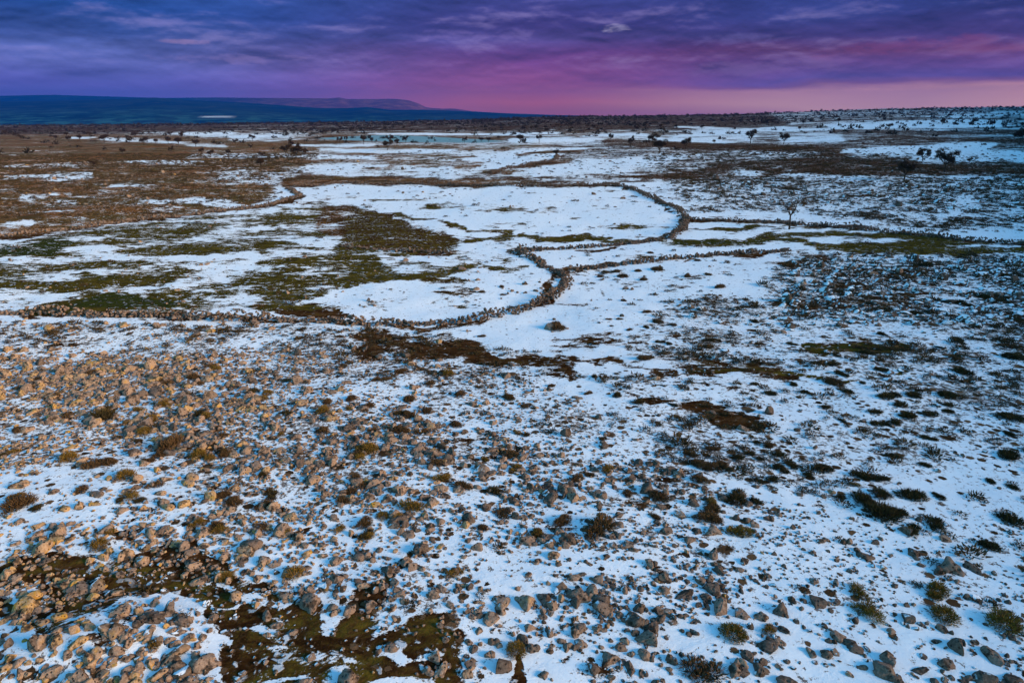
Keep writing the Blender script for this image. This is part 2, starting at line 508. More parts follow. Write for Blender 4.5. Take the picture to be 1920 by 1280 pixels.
    ('l', [(360, 1165), (440, 1150), (470, 1130)], 9, .7, None, None),
    ('l', [(350, 1190), (440, 1195), (480, 1175)], 10, .7, None, None),
    ('l', [(350, 1250), (410, 1240)], 16, .8, None, None),
    ('l', [(500, 1270), (560, 1250)], 9, .7, None, None),
    ('p', [(740, 1200), (800, 1210), (850, 1250), (800, 1275), (760, 1230)], 8, .75, None, None),
    ('p', [(-50, 1085), (120, 1080), (60, 1120), (-50, 1130)], 8, .8, None, None),
    ('p', [(100, 1200), (250, 1215), (240, 1300), (30, 1300)], 10, .6, None, None),
]


WALLS = [
    ([(-120, 588), (0, 588), (100, 590), (200, 592), (300, 594), (400, 602), (500, 600), (600, 603), (700, 609), (800, 609), (900, 601), (950, 591)], .75, 1.3,
     "long low dry stone wall crossing the left half below the green meadow"),
    ([(955, 589), (1000, 574), (1040, 557), (1060, 540), (1064, 527), (1050, 513), (1022, 502), (1012, 490), (988, 481), (970, 473)], .95, 1.5,
     "curved dry stone wall bulging right around the snowy field"),
    ([(972, 471), (1000, 471), (1100, 465), (1170, 458), (1225, 452), (1248, 450)], .8, 1.2, "thin dry stone wall running right from the hairpin bend"),
    ([(1250, 449), (1262, 440), (1277, 433), (1291, 412), (1282, 400), (1252, 385), (1216, 368), (1185, 354), (1152, 348)], 1.1, 1.5,
     "hooked dark stone wall round the far end of the upper snow field"),
    ([(1066, 510), (1100, 504), (1200, 493), (1300, 482), (1400, 475), (1480, 470)], .7, 1.1, "straight broken stone wall branching right from the curved wall"),
    ([(1296, 413), (1380, 415), (1450, 418), (1560, 426), (1700, 439), (1800, 450), (1920, 460), (2000, 466)], .9, 1.3, "dark stone wall along the foot of the right hillside"),
    ([(-60, 450), (0, 443), (130, 430), (250, 413), (400, 398), (480, 390), (520, 380), (560, 368), (545, 354)], .7, 1.6, "brown rubble wall between stony plateau and green meadow"),
    ([(548, 350), (640, 343), (760, 345), (850, 349), (1000, 350), (1148, 348)], .8, 1.4, "dark low wall along the far edge of the upper snow field"),
    ([(920, 325), (960, 316), (1000, 307), (1040, 301), (1044, 292)], 1.0, 2.2, "short far brown bank of stones on the snowy plateau"),
    ([(640, 462), (700, 468), (760, 472), (850, 474)], .4, 1.0, "faint tumbled stone line in the brown meadow"),
]
for _pl, _h, _w, _l in WALLS:          # trampled rubble and bare soil along the foot of each wall
    for _p, _q in zip(_pl[:-1], _pl[1:]):
        COVER.append(('l', [_p, _q], max(2.0, .27 * _w * (.5 * (_p[1] + _q[1]) - 215) / 15), .12, .2, .35))


def cover(x, y, z):
    sc = 0.9 + 0.012 * np.clip(y, 0, 400)
    wx = x + sc * fbm(x / 2.5 / sc, y / 2.5 / sc, 2.2, 3) * 1.6
    wy = y + sc * fbm(x / 2.5 / sc + 40, y / 2.5 / sc, 8.2, 3) * 2.6
    px, py = project(wx, wy, z)
    px = np.clip(px, -250, 2170)
    py = np.clip(py, 195, 1400)
    S = np.full(px.shape, .86)
    G = np.full(px.shape, .2)
    Rb = np.full(px.shape, .15)
    for op in COVER:
        if op[0] == 'p':
            k = pm(px, py, op[1], op[2] * (1.9 if np.mean([q[1] for q in op[1]]) > 700 else 1.0))
        else:
            k = lm(px, py, op[1], op[2], op[2] * .7)
        for arr, v in ((S, op[3]), (G, op[4]), (Rb, op[5])):
            if v is not None:
                arr += k * (v - arr)
    far = sst(y, 90, 300)
    mid_ = sst(y, 22, 45)
    S = S + far * (.42 * fbm(x / 60, y / 34, 41.5, 3) + .40 * fbm(x / 16, y / 12, 44.5, 3)) + mid_ * (1 - far) * .80 * fbm(x / 5, y / 3.2, 47.5, 4, .6)
    S = S + (1 - mid_) * .55 * fbm(x / 1.8, y / 1.3, 49.5, 4, .6)
    k = pm(px, py, [(-300, 440), (480, 392), (640, 376), (900, 440), (1000, 500), (640, 560), (540, 585), (-300, 590)], 20)
    S = S + k * (.46 + (S - .5) * .80 - S)
    return S, G, Rb


# ------------------------------------------------------------------ mesh helpers
def mesh_np(name, V, F, mat=None, smooth=True, attrs=None):
    me = bpy.data.meshes.new(name)
    V = np.asarray(V, np.float32)
    F = np.asarray(F, np.int32)
    me.vertices.add(len(V))
    me.vertices.foreach_set('co', V.ravel())
    k = F.shape[1]
    me.loops.add(F.size)
    me.loops.foreach_set('vertex_index', F.ravel())
    me.polygons.add(len(F))
    me.polygons.foreach_set('loop_start', np.arange(0, F.size, k, dtype=np.int32))
    me.polygons.foreach_set('loop_total', np.full(len(F), k, np.int32))
    me.update(calc_edges=True)
    me.polygons.foreach_set('use_smooth', np.full(len(F), smooth))
    for an, av in (attrs or {}).items():
        at = me.attributes.new(an, 'FLOAT', 'POINT')
        at.data.foreach_set('value', np.asarray(av, np.float32))
    if mat:
        me.materials.append(mat)
    me.validate()
    return me


def link(name, me, parent=None):
    o = bpy.data.objects.new(name, me)
    COL.objects.link(o)
    if parent:
        o.parent = parent
    return o


def new_mat(name):
    m = bpy.data.materials.new(name)
    m.use_nodes = True
    return m, NT(m.node_tree)


def finish(t, colr, rough=0.9, bump=None, bstr=0.5, bdist=0.05, spec=0.0):
    b = t.n('ShaderNodeBsdfPrincipled')
    t.put(b.inputs['Base Color'], colr)
    t.put(b.inputs['Roughness'], rough)
    b.inputs['Specular IOR Level'].default_value = spec
    if bump is not None:
        bp = t.n('ShaderNodeBump')
        bp.inputs['Strength'].default_value = bstr
        bp.inputs['Distance'].default_value = bdist
        t.put(bp.inputs['Height'], bump)
        t.t.links.new(bp.outputs[0], b.inputs['Normal'])
    t.t.links.new(b.outputs[0], t.n('ShaderNodeOutputMaterial').inputs[0])


# ------------------------------------------------------------------ materials
SNOW = (0.67, 0.71, 0.76)


def ground_material():
    m, t = new_mat("snowy_ground")
    pos = t.n('ShaderNodeNewGeometry').outputs['Position']
    S, G, Rb = t.attr('snow'), t.attr('green'), t.attr('rubble')
    st = t.n('ShaderNodeVectorMath', operation='MULTIPLY')
    t.put(st.inputs[0], pos)
    st.inputs[1].default_value = (.62, 1.0, 1.0)
    n1 = t.noise(st.outputs[0], 0.20, 10, .68, .3)
    n2 = t.noise(st.outputs[0], 1.3, 6, .68, .4)
    n3 = t.noise(pos, 9.0, 4, .6)
    n5 = t.noise(pos, 4.5, 6, .72)
    nn = t.m('ADD', t.m('MULTIPLY', n1, .5), t.m('ADD', t.m('MULTIPLY', n2, .62), t.m('MULTIPLY', n3, .22)))
    v = t.m('ADD', t.m('MULTIPLY', t.m('SUBTRACT', nn, .67), 6.0), t.m('MULTIPLY', t.m('SUBTRACT', S, .5), 2.1))
    snow = t.ss(v, -.07, .16)
    n4 = t.noise(pos, 2.4, 3, .55, .6)
    snow = t.m('MAXIMUM', snow, t.m('MULTIPLY', t.ss(t.m('ADD', n4, t.m('MULTIPLY', t.m('SUBTRACT', n1, .5), .5)), .60, .66), t.m('MULTIPLY', t.ss(S, -.2, .3), .7)))
    # small stones and tussocks that break the snow surface
    vv = t.vor(pos, 2.6)
    csep = t.n('ShaderNodeSeparateColor')
    t.put(csep.inputs[0], vv.outputs['Color'])
    lit = t.attr('litter')
    rad = t.m('MULTIPLY', t.ss(csep.outputs[0], t.m('SUBTRACT', .93, t.m('MULTIPLY', lit, .52)), 1.10), .60)
    dd = t.m('ADD', vv.outputs['Distance'], t.m('ADD', t.m('MULTIPLY', t.m('SUBTRACT', n3, .5), .6), t.m('MULTIPLY', t.m('SUBTRACT', n2, .5), .4)))
    speck = t.ss(t.m('SUBTRACT', rad, dd), -.02, .05)
    vb = t.vor(pos, 1.05)
    cb = t.n('ShaderNodeSeparateColor')
    t.put(cb.inputs[0], vb.outputs['Color'])
    radb = t.m('MULTIPLY', t.ss(cb.outputs[0], t.m('SUBTRACT', 1.0, t.m('MULTIPLY', lit, .34)), 1.12), .50)
    ddb = t.m('ADD', vb.outputs['Distance'], t.m('ADD', t.m('MULTIPLY', t.m('SUBTRACT', n3, .5), .55), t.m('MULTIPLY', t.m('SUBTRACT', n2, .5), .5)))
    speck = t.m('MAXIMUM', speck, t.ss(t.m('SUBTRACT', radb, ddb), -.03, .08))
    snow = t.m('MULTIPLY', snow, t.m('SUBTRACT', 1.0, speck))
    lit_f = t.m('ADD', .62, t.m('MULTIPLY', lit, -.105))
    stub_shade = t.m('MULTIPLY', t.ss(t.m('SUBTRACT', n5, lit_f), 0.0, .055), .85)  # grass stubble; flecks also put the snow's mottled shading into the colour
    snow = t.m('MULTIPLY', snow, t.m('SUBTRACT', 1.0, stub_shade))
    soil = t.mix(t.ss(n2, .38, .62), (0.022, 0.009, 0.003), (0.060, 0.024, 0.008))
    soil = t.mix(t.m('MULTIPLY', t.ss(n3, .55, .72), .5), soil, (0.11, 0.055, 0.02))
    grass = t.mix(t.ss(n2, .36, .64), (0.026, 0.021, 0.004), (0.095, 0.064, 0.009))
    grass = t.mix(t.ss(n3, .5, .75), grass, (0.10, 0.06, 0.016))
    grass = t.mix(t.m('MULTIPLY', t.ss(G, .84, .98), .75), grass, t.mix(t.ss(n3, .4, .7), (.008, .017, .004), (.03, .046, .010)))
    v2 = t.vor(pos, 3.4)
    c2 = t.n('ShaderNodeSeparateColor')
    t.put(c2.inputs[0], v2.outputs['Color'])
    stones = t.ramp(c2.outputs[1], [(0, (.05, .022, .008)), (.35, (.19, .080, .028)), (.7, (.33, .15, .062)), (1, (.44, .24, .12))])
    stones = t.mix(t.ss(v2.outputs['Distance'], .35, .62), stones, (.02, .009, .004))
    v3 = t.vor(pos, 0.32)
    c3 = t.n('ShaderNodeSeparateColor')
    t.put(c3.inputs[0], v3.outputs['Color'])
    stones = t.mix(t.ss(t.m('ADD', c3.outputs[1], t.m('MULTIPLY', t.m('SUBTRACT', n2, .5), .9)), .55, .85), stones, t.mix(n2, (.03, .02, .012), (.09, .055, .02)))
    stones = t.mix(t.ss(n1, .40, .60), stones, t.mix(.5, stones, (.22, .08, .012)))
    grass = t.mix(t.m('MULTIPLY', t.ss(n4, .48, .62), .7), grass, (.020, .014, .005))
    soil = t.mix(t.m('MULTIPLY', t.ss(n4, .50, .66), .6), soil, (.10, .05, .02))
    n0 = t.noise(pos, .05, 6, .65)
    stones = t.mix(t.m('MULTIPLY', t.ss(n0, .48, .60), .65), stones, (.075, .05, .012))
    stones = t.mix(t.m('MULTIPLY', t.ss(n0, .45, .36), .5), stones, (.20, .07, .02))
    base = t.mix(t.ss(t.m('ADD', G, t.m('MULTIPLY', t.m('SUBTRACT', n2, .5), 1.2)), .3, .6), soil, grass)
    rk = t.ss(t.m('ADD', Rb, t.m('MULTIPLY', t.m('SUBTRACT', n1, .5), .9)), .25, .6)
    base = t.mix(rk, base, stones)
    base = t.mix(speck, base, t.mix(csep.outputs[1], (.022, .013, .006), (.12, .066, .034)))
    sn = t.mix(t.m('MULTIPLY', t.ss(n2, .5, .75), .35), SNOW, (.56, .58, .60))
    colr = t.mix(snow, base, sn)
    hgt = t.m('ADD', t.m('MULTIPLY', snow, .9), t.m('ADD', t.m('MULTIPLY', n3, t.m('SUBTRACT', .55, t.m('MULTIPLY', snow, .43))), t.m('MULTIPLY', n2, .9)))
    hgt = t.m('ADD', hgt, t.m('MULTIPLY', speck, 1.3))
    finish(t, colr, t.m('ADD', .9, t.m('MULTIPLY', snow, -.25)), hgt, .75, .09)
    return m


def rock_material():
    m, t = new_mat("weathered_basalt")
    tcn = t.n('ShaderNodeTexCoord').outputs['Object']
    geo = t.n('ShaderNodeNewGeometry')
    pos = geo.outputs['Position']
    rnd = t.m('ADD', t.attr('rnd'), t.attr('rnd', 'OBJECT'))
    cap = t.m('ADD', t.attr('cap'), t.attr('cap', 'OBJECT'))
    n1 = t.noise(pos, 3.0, 5, .6)
    n2 = t.noise(pos, 16.0, 4, .65)
    base = t.ramp(rnd, [(0, (.075, .053, .042)), (.3, (.15, .10, .075)), (.6, (.20, .13, .093)), (.8, (.235, .142, .08)), (1, (.27, .155, .05))])
    base = t.mix(t.m('MULTIPLY', t.ss(n2, .35, .7), t.m('ADD', .25, t.m('MULTIPLY', rnd, .6))), base, t.mix(.55, base, (.52, .385, .30)))
    base = t.mix(t.m('MULTIPLY', t.ss(n1, .52, .68), t.ss(rnd, .35, .95)), base, (.34, .185, .03))
    base = t.mix(t.m('MULTIPLY', t.ss(n1, .49, .36), .88), base, (.032, .023, .017))
    base = t.mix(t.m('MULTIPLY', t.ss(cap, .5, .8), .75), base, (.045, .038, .03))
    vv = t.vor(pos, 7.0)
    pit = t.ss(t.m('ADD', vv.outputs['Distance'], t.m('MULTIPLY', n1, .35)), .47, .33)
    base = t.mix(t.m('MULTIPLY', pit, .9), base, (.028, .022, .018))
    dt = t.n('ShaderNodeVectorMath', operation='DOT_PRODUCT')
    t.put(dt.inputs[0], geo.outputs['Normal'])
    dt.inputs[1].default_value = (-.42, .05, .9)
    sn = t.ss(t.m('ADD', dt.outputs['Value'], t.m('ADD', t.m('MULTIPLY', t.m('SUBTRACT', n1, .5), .9), t.m('MULTIPLY', t.m('SUBTRACT', cap, .5), .8))), .93, 1.06)
    colr = t.mix(sn, base, SNOW)
    hgt = t.m('ADD', t.m('MULTIPLY', n2, .5), t.m('ADD', t.m('MULTIPLY', pit, -.8), t.m('MULTIPLY', n1, 1.0)))
    finish(t, colr, .92, hgt, .8, .04)
    return m


def twig_material(name, dark, light, snow=0.0):
    m, t = new_mat(name)
    geo = t.n('ShaderNodeNewGeometry')
    tint = t.attr('tint')
    n1 = t.noise(geo.outputs['Position'], 4.0, 3, .6)
    f = t.m('ADD', t.m('MULTIPLY', tint, .7), t.m('MULTIPLY', n1, .4), clamp=True)
    colr = t.mix(f, dark, light)
    if snow > 0:
        k = t.ss(t.m('ADD', t.attr('up'), t.m('MULTIPLY', t.m('SUBTRACT', n1, .5), 1.2)), 1.0 - snow, 1.12 - snow)
        colr = t.mix(k, colr, SNOW)
    finish(t, colr, .95, None)
    return m


M_GROUND = ground_material()
M_ROCK = rock_material()
M_GOLD = twig_material("dry_golden_twigs", (.045, .026, .008), (.24, .14, .03))
M_BROWN = twig_material("dry_brown_twigs", (.022, .014, .008), (.13, .075, .035))
M_DARK = twig_material("dark_evergreen_twigs", (.014, .012, .007), (.07, .05, .02))
M_TUFT = twig_material("low_tussock", (.014, .013, .008), (.085, .055, .026))
M_TREE = twig_material("winter_twigs", (.010, .007, .005), (.055, .034, .018))
M_FARBUSH = twig_material("distant_scrub_twigs", (.010, .009, .007), (.04, .03, .018))
mm, tt = new_mat("bark")
finish(tt, tt.mix(tt.noise(tt.n('ShaderNodeTexCoord').outputs['Object'], 8, 4), (.02, .014, .01), (.07, .05, .035)), .95)
M_BARK = mm

DENS = [  # polygon, soft, stones per m2, size factor, snow cap
    ([(-300, 598), (700, 612), (760, 660), (500, 668), (-300, 660)], 14, 2.2, .9, .35),
    ([(-300, 662), (640, 655), (950, 720), (1150, 800), (1300, 900), (1600, 970), (2300, 1000), (2300, 1500), (-300, 1500)], 30, 19, .95, .35),
    ([(-300, 950), (1000, 950), (1350, 1000), (1350, 1500), (-300, 1500)], 30, 25, 1.22, .35),
    ([(-300, 668), (300, 672), (520, 740), (520, 860), (300, 850), (100, 790), (-300, 790)], 30, 27, 1.15, .3),
    ([(440, 770), (700, 800), (1000, 890), (1300, 960), (1500, 1000), (1300, 1015), (1000, 990), (700, 950), (450, 880)], 26, 28, 1.05, .3),
    ([(600, 820), (680, 830), (720, 960), (700, 1010), (640, 1000)], 22, 27, 1.05, .3),
    ([(640, 650), (950, 700), (1200, 790), (1300, 900), (1100, 860), (800, 780), (640, 720)], 24, 9, .85, .35),
    ([(-300, 880), (300, 880), (420, 960), (200, 985), (-300, 1010)], 26, 9, 1.0, .35),
    ([(1400, 960), (1700, 985), (2300, 1010), (2300, 1130), (1700, 1100), (1450, 1060)], 26, 15, .85, .4),
    ([(1000, 1020), (1250, 1040), (1200, 1080), (1020, 1070)], 20, 6, .95, .35),
    ([(1250, 1160), (1900, 1130), (1900, 1300), (1250, 1300)], 30, 7.0, 1.15, .45),
    ([(900, 1190), (1060, 1230), (1060, 1300), (900, 1300)], 20, 4, 1.1, .3),
    ([(100, 1060), (420, 1090), (600, 1150), (880, 1200), (880, 1300), (420, 1300), (330, 1160)], 20, 7, 1.0, .6),
    ([(-50, 1140), (360, 1150), (400, 1300), (-50, 1300)], 16, 22, 1.8, .4),
    ([(1300, 900), (1500, 960), (2300, 990), (2300, 700), (1400, 690), (1100, 690), (1200, 800)], 24, 1.0, .9, .4),
    ([(1480, 482), (2300, 485), (2300, 640), (1800, 640), (1450, 590)], 20, 2.6, 1.4, .85),
    ([(1250, 560), (1500, 590), (2300, 640), (2300, 740), (1600, 720), (1300, 690)], 20, 1.0, 1.2, .8),
    ([(-300, 260), (480, 270), (520, 370), (330, 402), (-300, 440)], 14, .10, .8, .1),
    ([(1300, 340), (2300, 340), (2300, 430), (1500, 410)], 14, .4, 1.0, .75),
]


def dens_at(px, py):
    d = np.where(py < 480, .02, .12)
    s = np.full(px.shape, .9)
    c = np.full(px.shape, .4)
    for poly, soft, dv, sv, cvv in DENS:
        k = pm(px, py, poly, soft)
        d += k * (dv - d)
        s += k * (sv - s)
        c += k * (cvv - c)
    return d, s, c


TUFT_D = [
    ([(1480, 478), (2300, 482), (2300, 640), (1900, 640), (1650, 610), (1420, 570)], 24, 2.7),
    ([(1250, 545), (1450, 560), (1900, 630), (2300, 640), (2300, 770), (1600, 730), (1300, 700), (1180, 650)], 24, 1.5),
    ([(1250, 330), (2300, 335), (2300, 440), (1700, 428), (1500, 400), (1290, 395)], 14, 1.1),
    ([(1100, 700), (1300, 710), (2300, 770), (2300, 980), (1700, 970), (1450, 920), (1250, 860)], 24, 1.15),
    ([(-300, 600), (700, 612), (1000, 660), (900, 690), (640, 665), (-300, 660)], 14, 1.1),
    ([(600, 655), (1000, 690), (1250, 800), (1000, 820), (700, 740)], 24, .8),
    ([(1500, 970), (2300, 1000), (2300, 1200), (1700, 1120)], 24, .8),
    ([(1100, 500), (1500, 480), (1400, 520), (1300, 560), (1100, 640)], 24, .12),
    ([(-300, 262), (300, 258), (600, 285), (520, 370), (330, 402), (-300, 440)], 12, .35),
    ([(1200, 290), (1500, 280), (1900, 300), (1900, 335), (1250, 335)], 10, .3),
]


def tuft_d(px, py):
    d = np.full(px.shape, .03)
    for poly, soft, v in TUFT_D:
        d += pm(px, py, poly, soft) * (v - d)
    return d


# ------------------------------------------------------------------ ground sheet
rows = [-60, -40, -25, -15, -8, -3, 1, 4, 7]
for py in np.arange(1480, 300, -4.0):
    _, dy, dz = ray(0, py)
    rows.append(float(-CAM_H / dz * dy))
yv = rows[-1]
while yv < 1650:
    yv *= 1.012
    rows.append(yv)
rows += [1750, 1900, 2100, 2400, 2800, 3300, 3900]
rows = np.array(rows)
tt_ = np.concatenate([-np.geomspace(2.8, .92, 36), np.linspace(-.9, .9, 420), np.geomspace(.92, 2.8, 60)])
Yg, Tg = np.meshgrid(rows, tt_, indexing='ij')
Xg = Tg * (np.maximum(Yg, 0) + 14.0 * np.exp(-np.maximum(Yg, 0) / 40) + 20 * np.exp(-np.maximum(Yg, 0) / 20.0) * (np.abs(Tg) > .9))
Xg = np.where(Yg > 1600, np.clip(Xg, -1.38 * Yg, 1.38 * Yg), Xg)
Zg = height(Xg, Yg)
nr, nc = Xg.shape
S_, G_, R_ = cover(Xg.ravel(), Yg.ravel(), Zg.ravel())
_px, _py = project(Xg.ravel(), Yg.ravel(), Zg.ravel())
_px, _py = np.clip(_px, -250, 2170), np.clip(_py, 195, 1400)
L_ = np.clip(dens_at(_px, _py)[0] / 24 + tuft_d(_px, _py) * .62 + .14 + .16 * (_py < 345), 0, 1) * np.clip(1 + 1.6 * fbm(Xg.ravel() / 3.5, Yg.ravel() / 3.5, 22.5, 3), .15, 1.8) * (1 - .45 * sst(_py, 850, 1000))
idx = np.arange(nr * nc).reshape(nr, nc)
F = np.stack([idx[:-1, :-1], idx[:-1, 1:], idx[1:, 1:], idx[1:, :-1]], -1).reshape(-1, 4)
V = np.stack([Xg.ravel(), Yg.ravel(), Zg.ravel()], -1)
ground = link("ground", mesh_np("ground", V, F, M_GROUND, True, {'snow': S_, 'green': G_, 'rubble': R_, 'litter': L_}))
ground['kind'] = 'structure'
ground['label'] = "stony snow covered steppe with bare brown and green patches"

# pond
mm, tt = new_mat("thin_ice_water")
tp = tt.n('ShaderNodeNewGeometry').outputs['Position']
finish(tt, tt.mix(tt.noise(tp, .03, 5), (.11, .18, .16), (.15, .23, .20)), .45, tt.noise(tp, .4, 3), .2, .05, .5)
pv = [(x, y, POND_Z) for x, y in POND_XY]
# subdivide the outline so the shore is not straight-edged
pts = []
for i in range(len(pv)):
    p, q = np.array(pv[i]), np.array(pv[(i + 1) % len(pv)])
    for k in range(6):
        c = p + (q - p) * k / 6
        pts.append((c[0] + 4 * fbm(c[0] / 20, c[1] / 20, 3.3, 3), c[1] + 6 * fbm(c[0] / 20, c[1] / 20, 9.3, 3), POND_Z - 0.05))
me = bpy.data.meshes.new("pond")
me.from_pydata(pts, [], [list(range(len(pts)))])
me.materials.append(mm)
pond = link("pond", me)
pond['kind'] = 'structure'
pond['label'] = "pale teal pond under thin ice on the plateau"

# ------------------------------------------------------------------ far valley and hills
mm, tt = new_mat("far_hillside")
tp = tt.n('ShaderNodeNewGeometry').outputs['Position']
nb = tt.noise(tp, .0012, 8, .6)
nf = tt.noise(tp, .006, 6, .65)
hc = tt.mix(tt.ss(nb, .4, .6), (.004, .016, .022), (.012, .028, .030))  # blue of the distant air put into the hill colour itself
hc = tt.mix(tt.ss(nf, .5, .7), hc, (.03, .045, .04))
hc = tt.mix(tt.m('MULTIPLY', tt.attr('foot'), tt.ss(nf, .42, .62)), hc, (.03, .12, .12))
hc = tt.mix(tt.attr('mesa'), hc, tt.mix(tt.ss(nf, .4, .65), (.10, .03, .045), (.20, .07, .07)))  # pink sunlight on the back ridge put into its colour
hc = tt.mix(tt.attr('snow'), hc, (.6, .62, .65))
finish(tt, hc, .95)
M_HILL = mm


def ridge(name, label, dist, depth, foot_z, px_tab, y_tab, seed, snow_spots=(), mesa=0.0):
    na, nd = 260, 46
    pxs = np.linspace(-500, 1500, na)
    crest_y = np.interp(pxs, px_tab, y_tab)
    aa, dy, dz = ray(pxs, crest_y)
    # crest direction and height at the crest distance
    crest_z = CAM_H + dist * dz / dy
    tq = aa / dy
    f = np.linspace(0, 1.5, nd)
    A, Fq = np.meshgrid(np.arange(na), f, indexing='ij')
    Yq = dist - depth + depth * Fq
    Xq = tq[A] * Yq
    rise = np.where(Fq < 1, 1 - np.abs(np.clip(1 - Fq, 0, 1)) ** 1.25, 1 - (Fq - 1) * 1.2)
    Zq = foot_z + (crest_z[A] - foot_z) * rise
    amp = (0.07 * np.clip(crest_z[A] - foot_z, 0, 400)) * np.clip(1 - np.abs(Fq - 1) * .4, 0, 1) * np.clip(np.abs(Fq - 1) * 3.0, .06, 1) * np.where(Fq > 1, .3, 1)
    Zq = Zq + amp * fbm(Xq / 600, Yq / 900, seed, 5)
    I = np.arange(na * nd).reshape(na, nd)
    Fc = np.stack([I[:-1, :-1], I[1:, :-1], I[1:, 1:], I[:-1, 1:]], -1).reshape(-1, 4)
    PX, PY = project(Xq, Yq, Zq)
    sn = np.zeros(PX.shape)
    for (x0, x1, y0, y1) in snow_spots:
        sn = np.maximum(sn, ell(PX, PY, (x0 + x1) / 2, (y0 + y1) / 2, (x1 - x0) / 2, (y1 - y0) / 2, .3) * (Fq < 1))
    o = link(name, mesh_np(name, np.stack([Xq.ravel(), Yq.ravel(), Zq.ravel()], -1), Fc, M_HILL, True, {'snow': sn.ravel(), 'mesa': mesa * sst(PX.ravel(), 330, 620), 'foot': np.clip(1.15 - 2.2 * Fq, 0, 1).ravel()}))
    o['kind'] = 'structure'
    o['label'] = label
    return o


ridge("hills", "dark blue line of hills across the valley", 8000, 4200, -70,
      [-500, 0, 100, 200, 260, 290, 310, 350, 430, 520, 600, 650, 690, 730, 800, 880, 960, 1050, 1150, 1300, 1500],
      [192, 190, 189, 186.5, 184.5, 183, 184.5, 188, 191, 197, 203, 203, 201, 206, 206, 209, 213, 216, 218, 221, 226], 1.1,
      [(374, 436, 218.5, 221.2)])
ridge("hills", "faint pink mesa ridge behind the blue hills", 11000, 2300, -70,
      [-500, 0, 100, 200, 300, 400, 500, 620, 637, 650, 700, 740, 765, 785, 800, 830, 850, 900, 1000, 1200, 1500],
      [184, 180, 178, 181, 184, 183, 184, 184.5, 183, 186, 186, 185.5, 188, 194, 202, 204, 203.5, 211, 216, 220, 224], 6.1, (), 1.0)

# ------------------------------------------------------------------ templates
def ico(sub):
    bm = bmesh.new()
    bmesh.ops.create_icosphere(bm, subdivisions=sub, radius=1)
    V = np.array([v.co[:] for v in bm.verts])
    F = np.array([[v.index for v in f.verts] for f in bm.faces])
    bm.free()
    return V, F


ICO = {k: ico(k) for k in (1, 2, 3, 4)}


def rock_verts(seed, sub, flat=0.7, pits=0):
    rg = np.random.default_rng(seed)
    V, F = ICO[sub]
    o = rg.random(3) * 40
    P = V * (1 + .7 * fbm(V[:, 0] * 1.1 + o[0], V[:, 1] * .9 + o[1], V[:, 2] * .9 + o[2], 2))[:, None]
    for _ in range(rg.integers(5, 10)):      # broken faces
        nrm = rg.normal(size=3)
        nrm /= np.linalg.norm(nrm)
        d = rg.uniform(.45, .78)
        ex = P @ nrm - d
        P = P - np.clip(ex, 0, None)[:, None] * nrm * .85
    for _ in range(pits):
        c = rg.normal(size=3)
        c[2] = abs(c[2]) * .7
        c /= np.linalg.norm(c)
        rr = rg.uniform(.09, .30)
        k = np.exp(-((np.arccos(np.clip(V @ c, -1, 1)) / rr) ** 2))
        P = P * (1 - rg.uniform(.15, .4) * k)[:, None]
    if sub >= 3:
        P = P * (1 + .17 * fbm(V[:, 0] * 4 + o[1], V[:, 1] * 4 + o[2], V[:, 2] * 4 + o[0], 3))[:, None]
    P = P * np.array([rg.uniform(.85, 1.25), rg.uniform(.75, 1.05), flat * rg.uniform(.8, 1.15)])
    return P / np.abs(P[:, :2]).max(), F


def sprigs(rg, n, R0=.55, R1=1.0, ln=.22, wd=.06, hgt=.8, up=.3):
    """thin leaf-like blades spread through a dome"""
    d = rg.normal(size=(n, 3))
    d[:, 2] = np.abs(d[:, 2])
    d /= np.linalg.norm(d, axis=1)[:, None]
    lump = 1 + .35 * fbm(d[:, 0] * 2 + rg.random() * 30, d[:, 1] * 2, d[:, 2] * 2, 3)
    r = (R0 + (R1 - R0) * rg.random(n) ** .7) * lump
    c = d * r[:, None] * np.array([1, 1, hgt])
    ax = d + rg.normal(size=(n, 3)) * .45 + np.array([0, 0, up])
    ax /= np.linalg.norm(ax, axis=1)[:, None]
    sd_ = np.cross(ax, rg.normal(size=(n, 3)))
    sd_ /= np.linalg.norm(sd_, axis=1)[:, None]
    L = ln * rg.uniform(.6, 1.4, n)[:, None]
    W = wd * rg.uniform(.6, 1.4, n)[:, None]
    V = np.stack([c - sd_ * W, c + sd_ * W, c + ax * L + sd_ * W * .3, c + ax * L * 1.02 - sd_ * W * .3], 1).reshape(-1, 3)
    F = (np.arange(n)[:, None] * 4 + np.array([0, 1, 2, 3])[None, :])
    tint = np.clip(rg.random(n) * .6 + (r - R0) * .5, 0, 1)
    upv = np.clip(d[:, 2] * .75 + rg.random(n) * .25, 0, 1)
    return V, F, np.repeat(tint, 4), np.repeat(upv, 4)


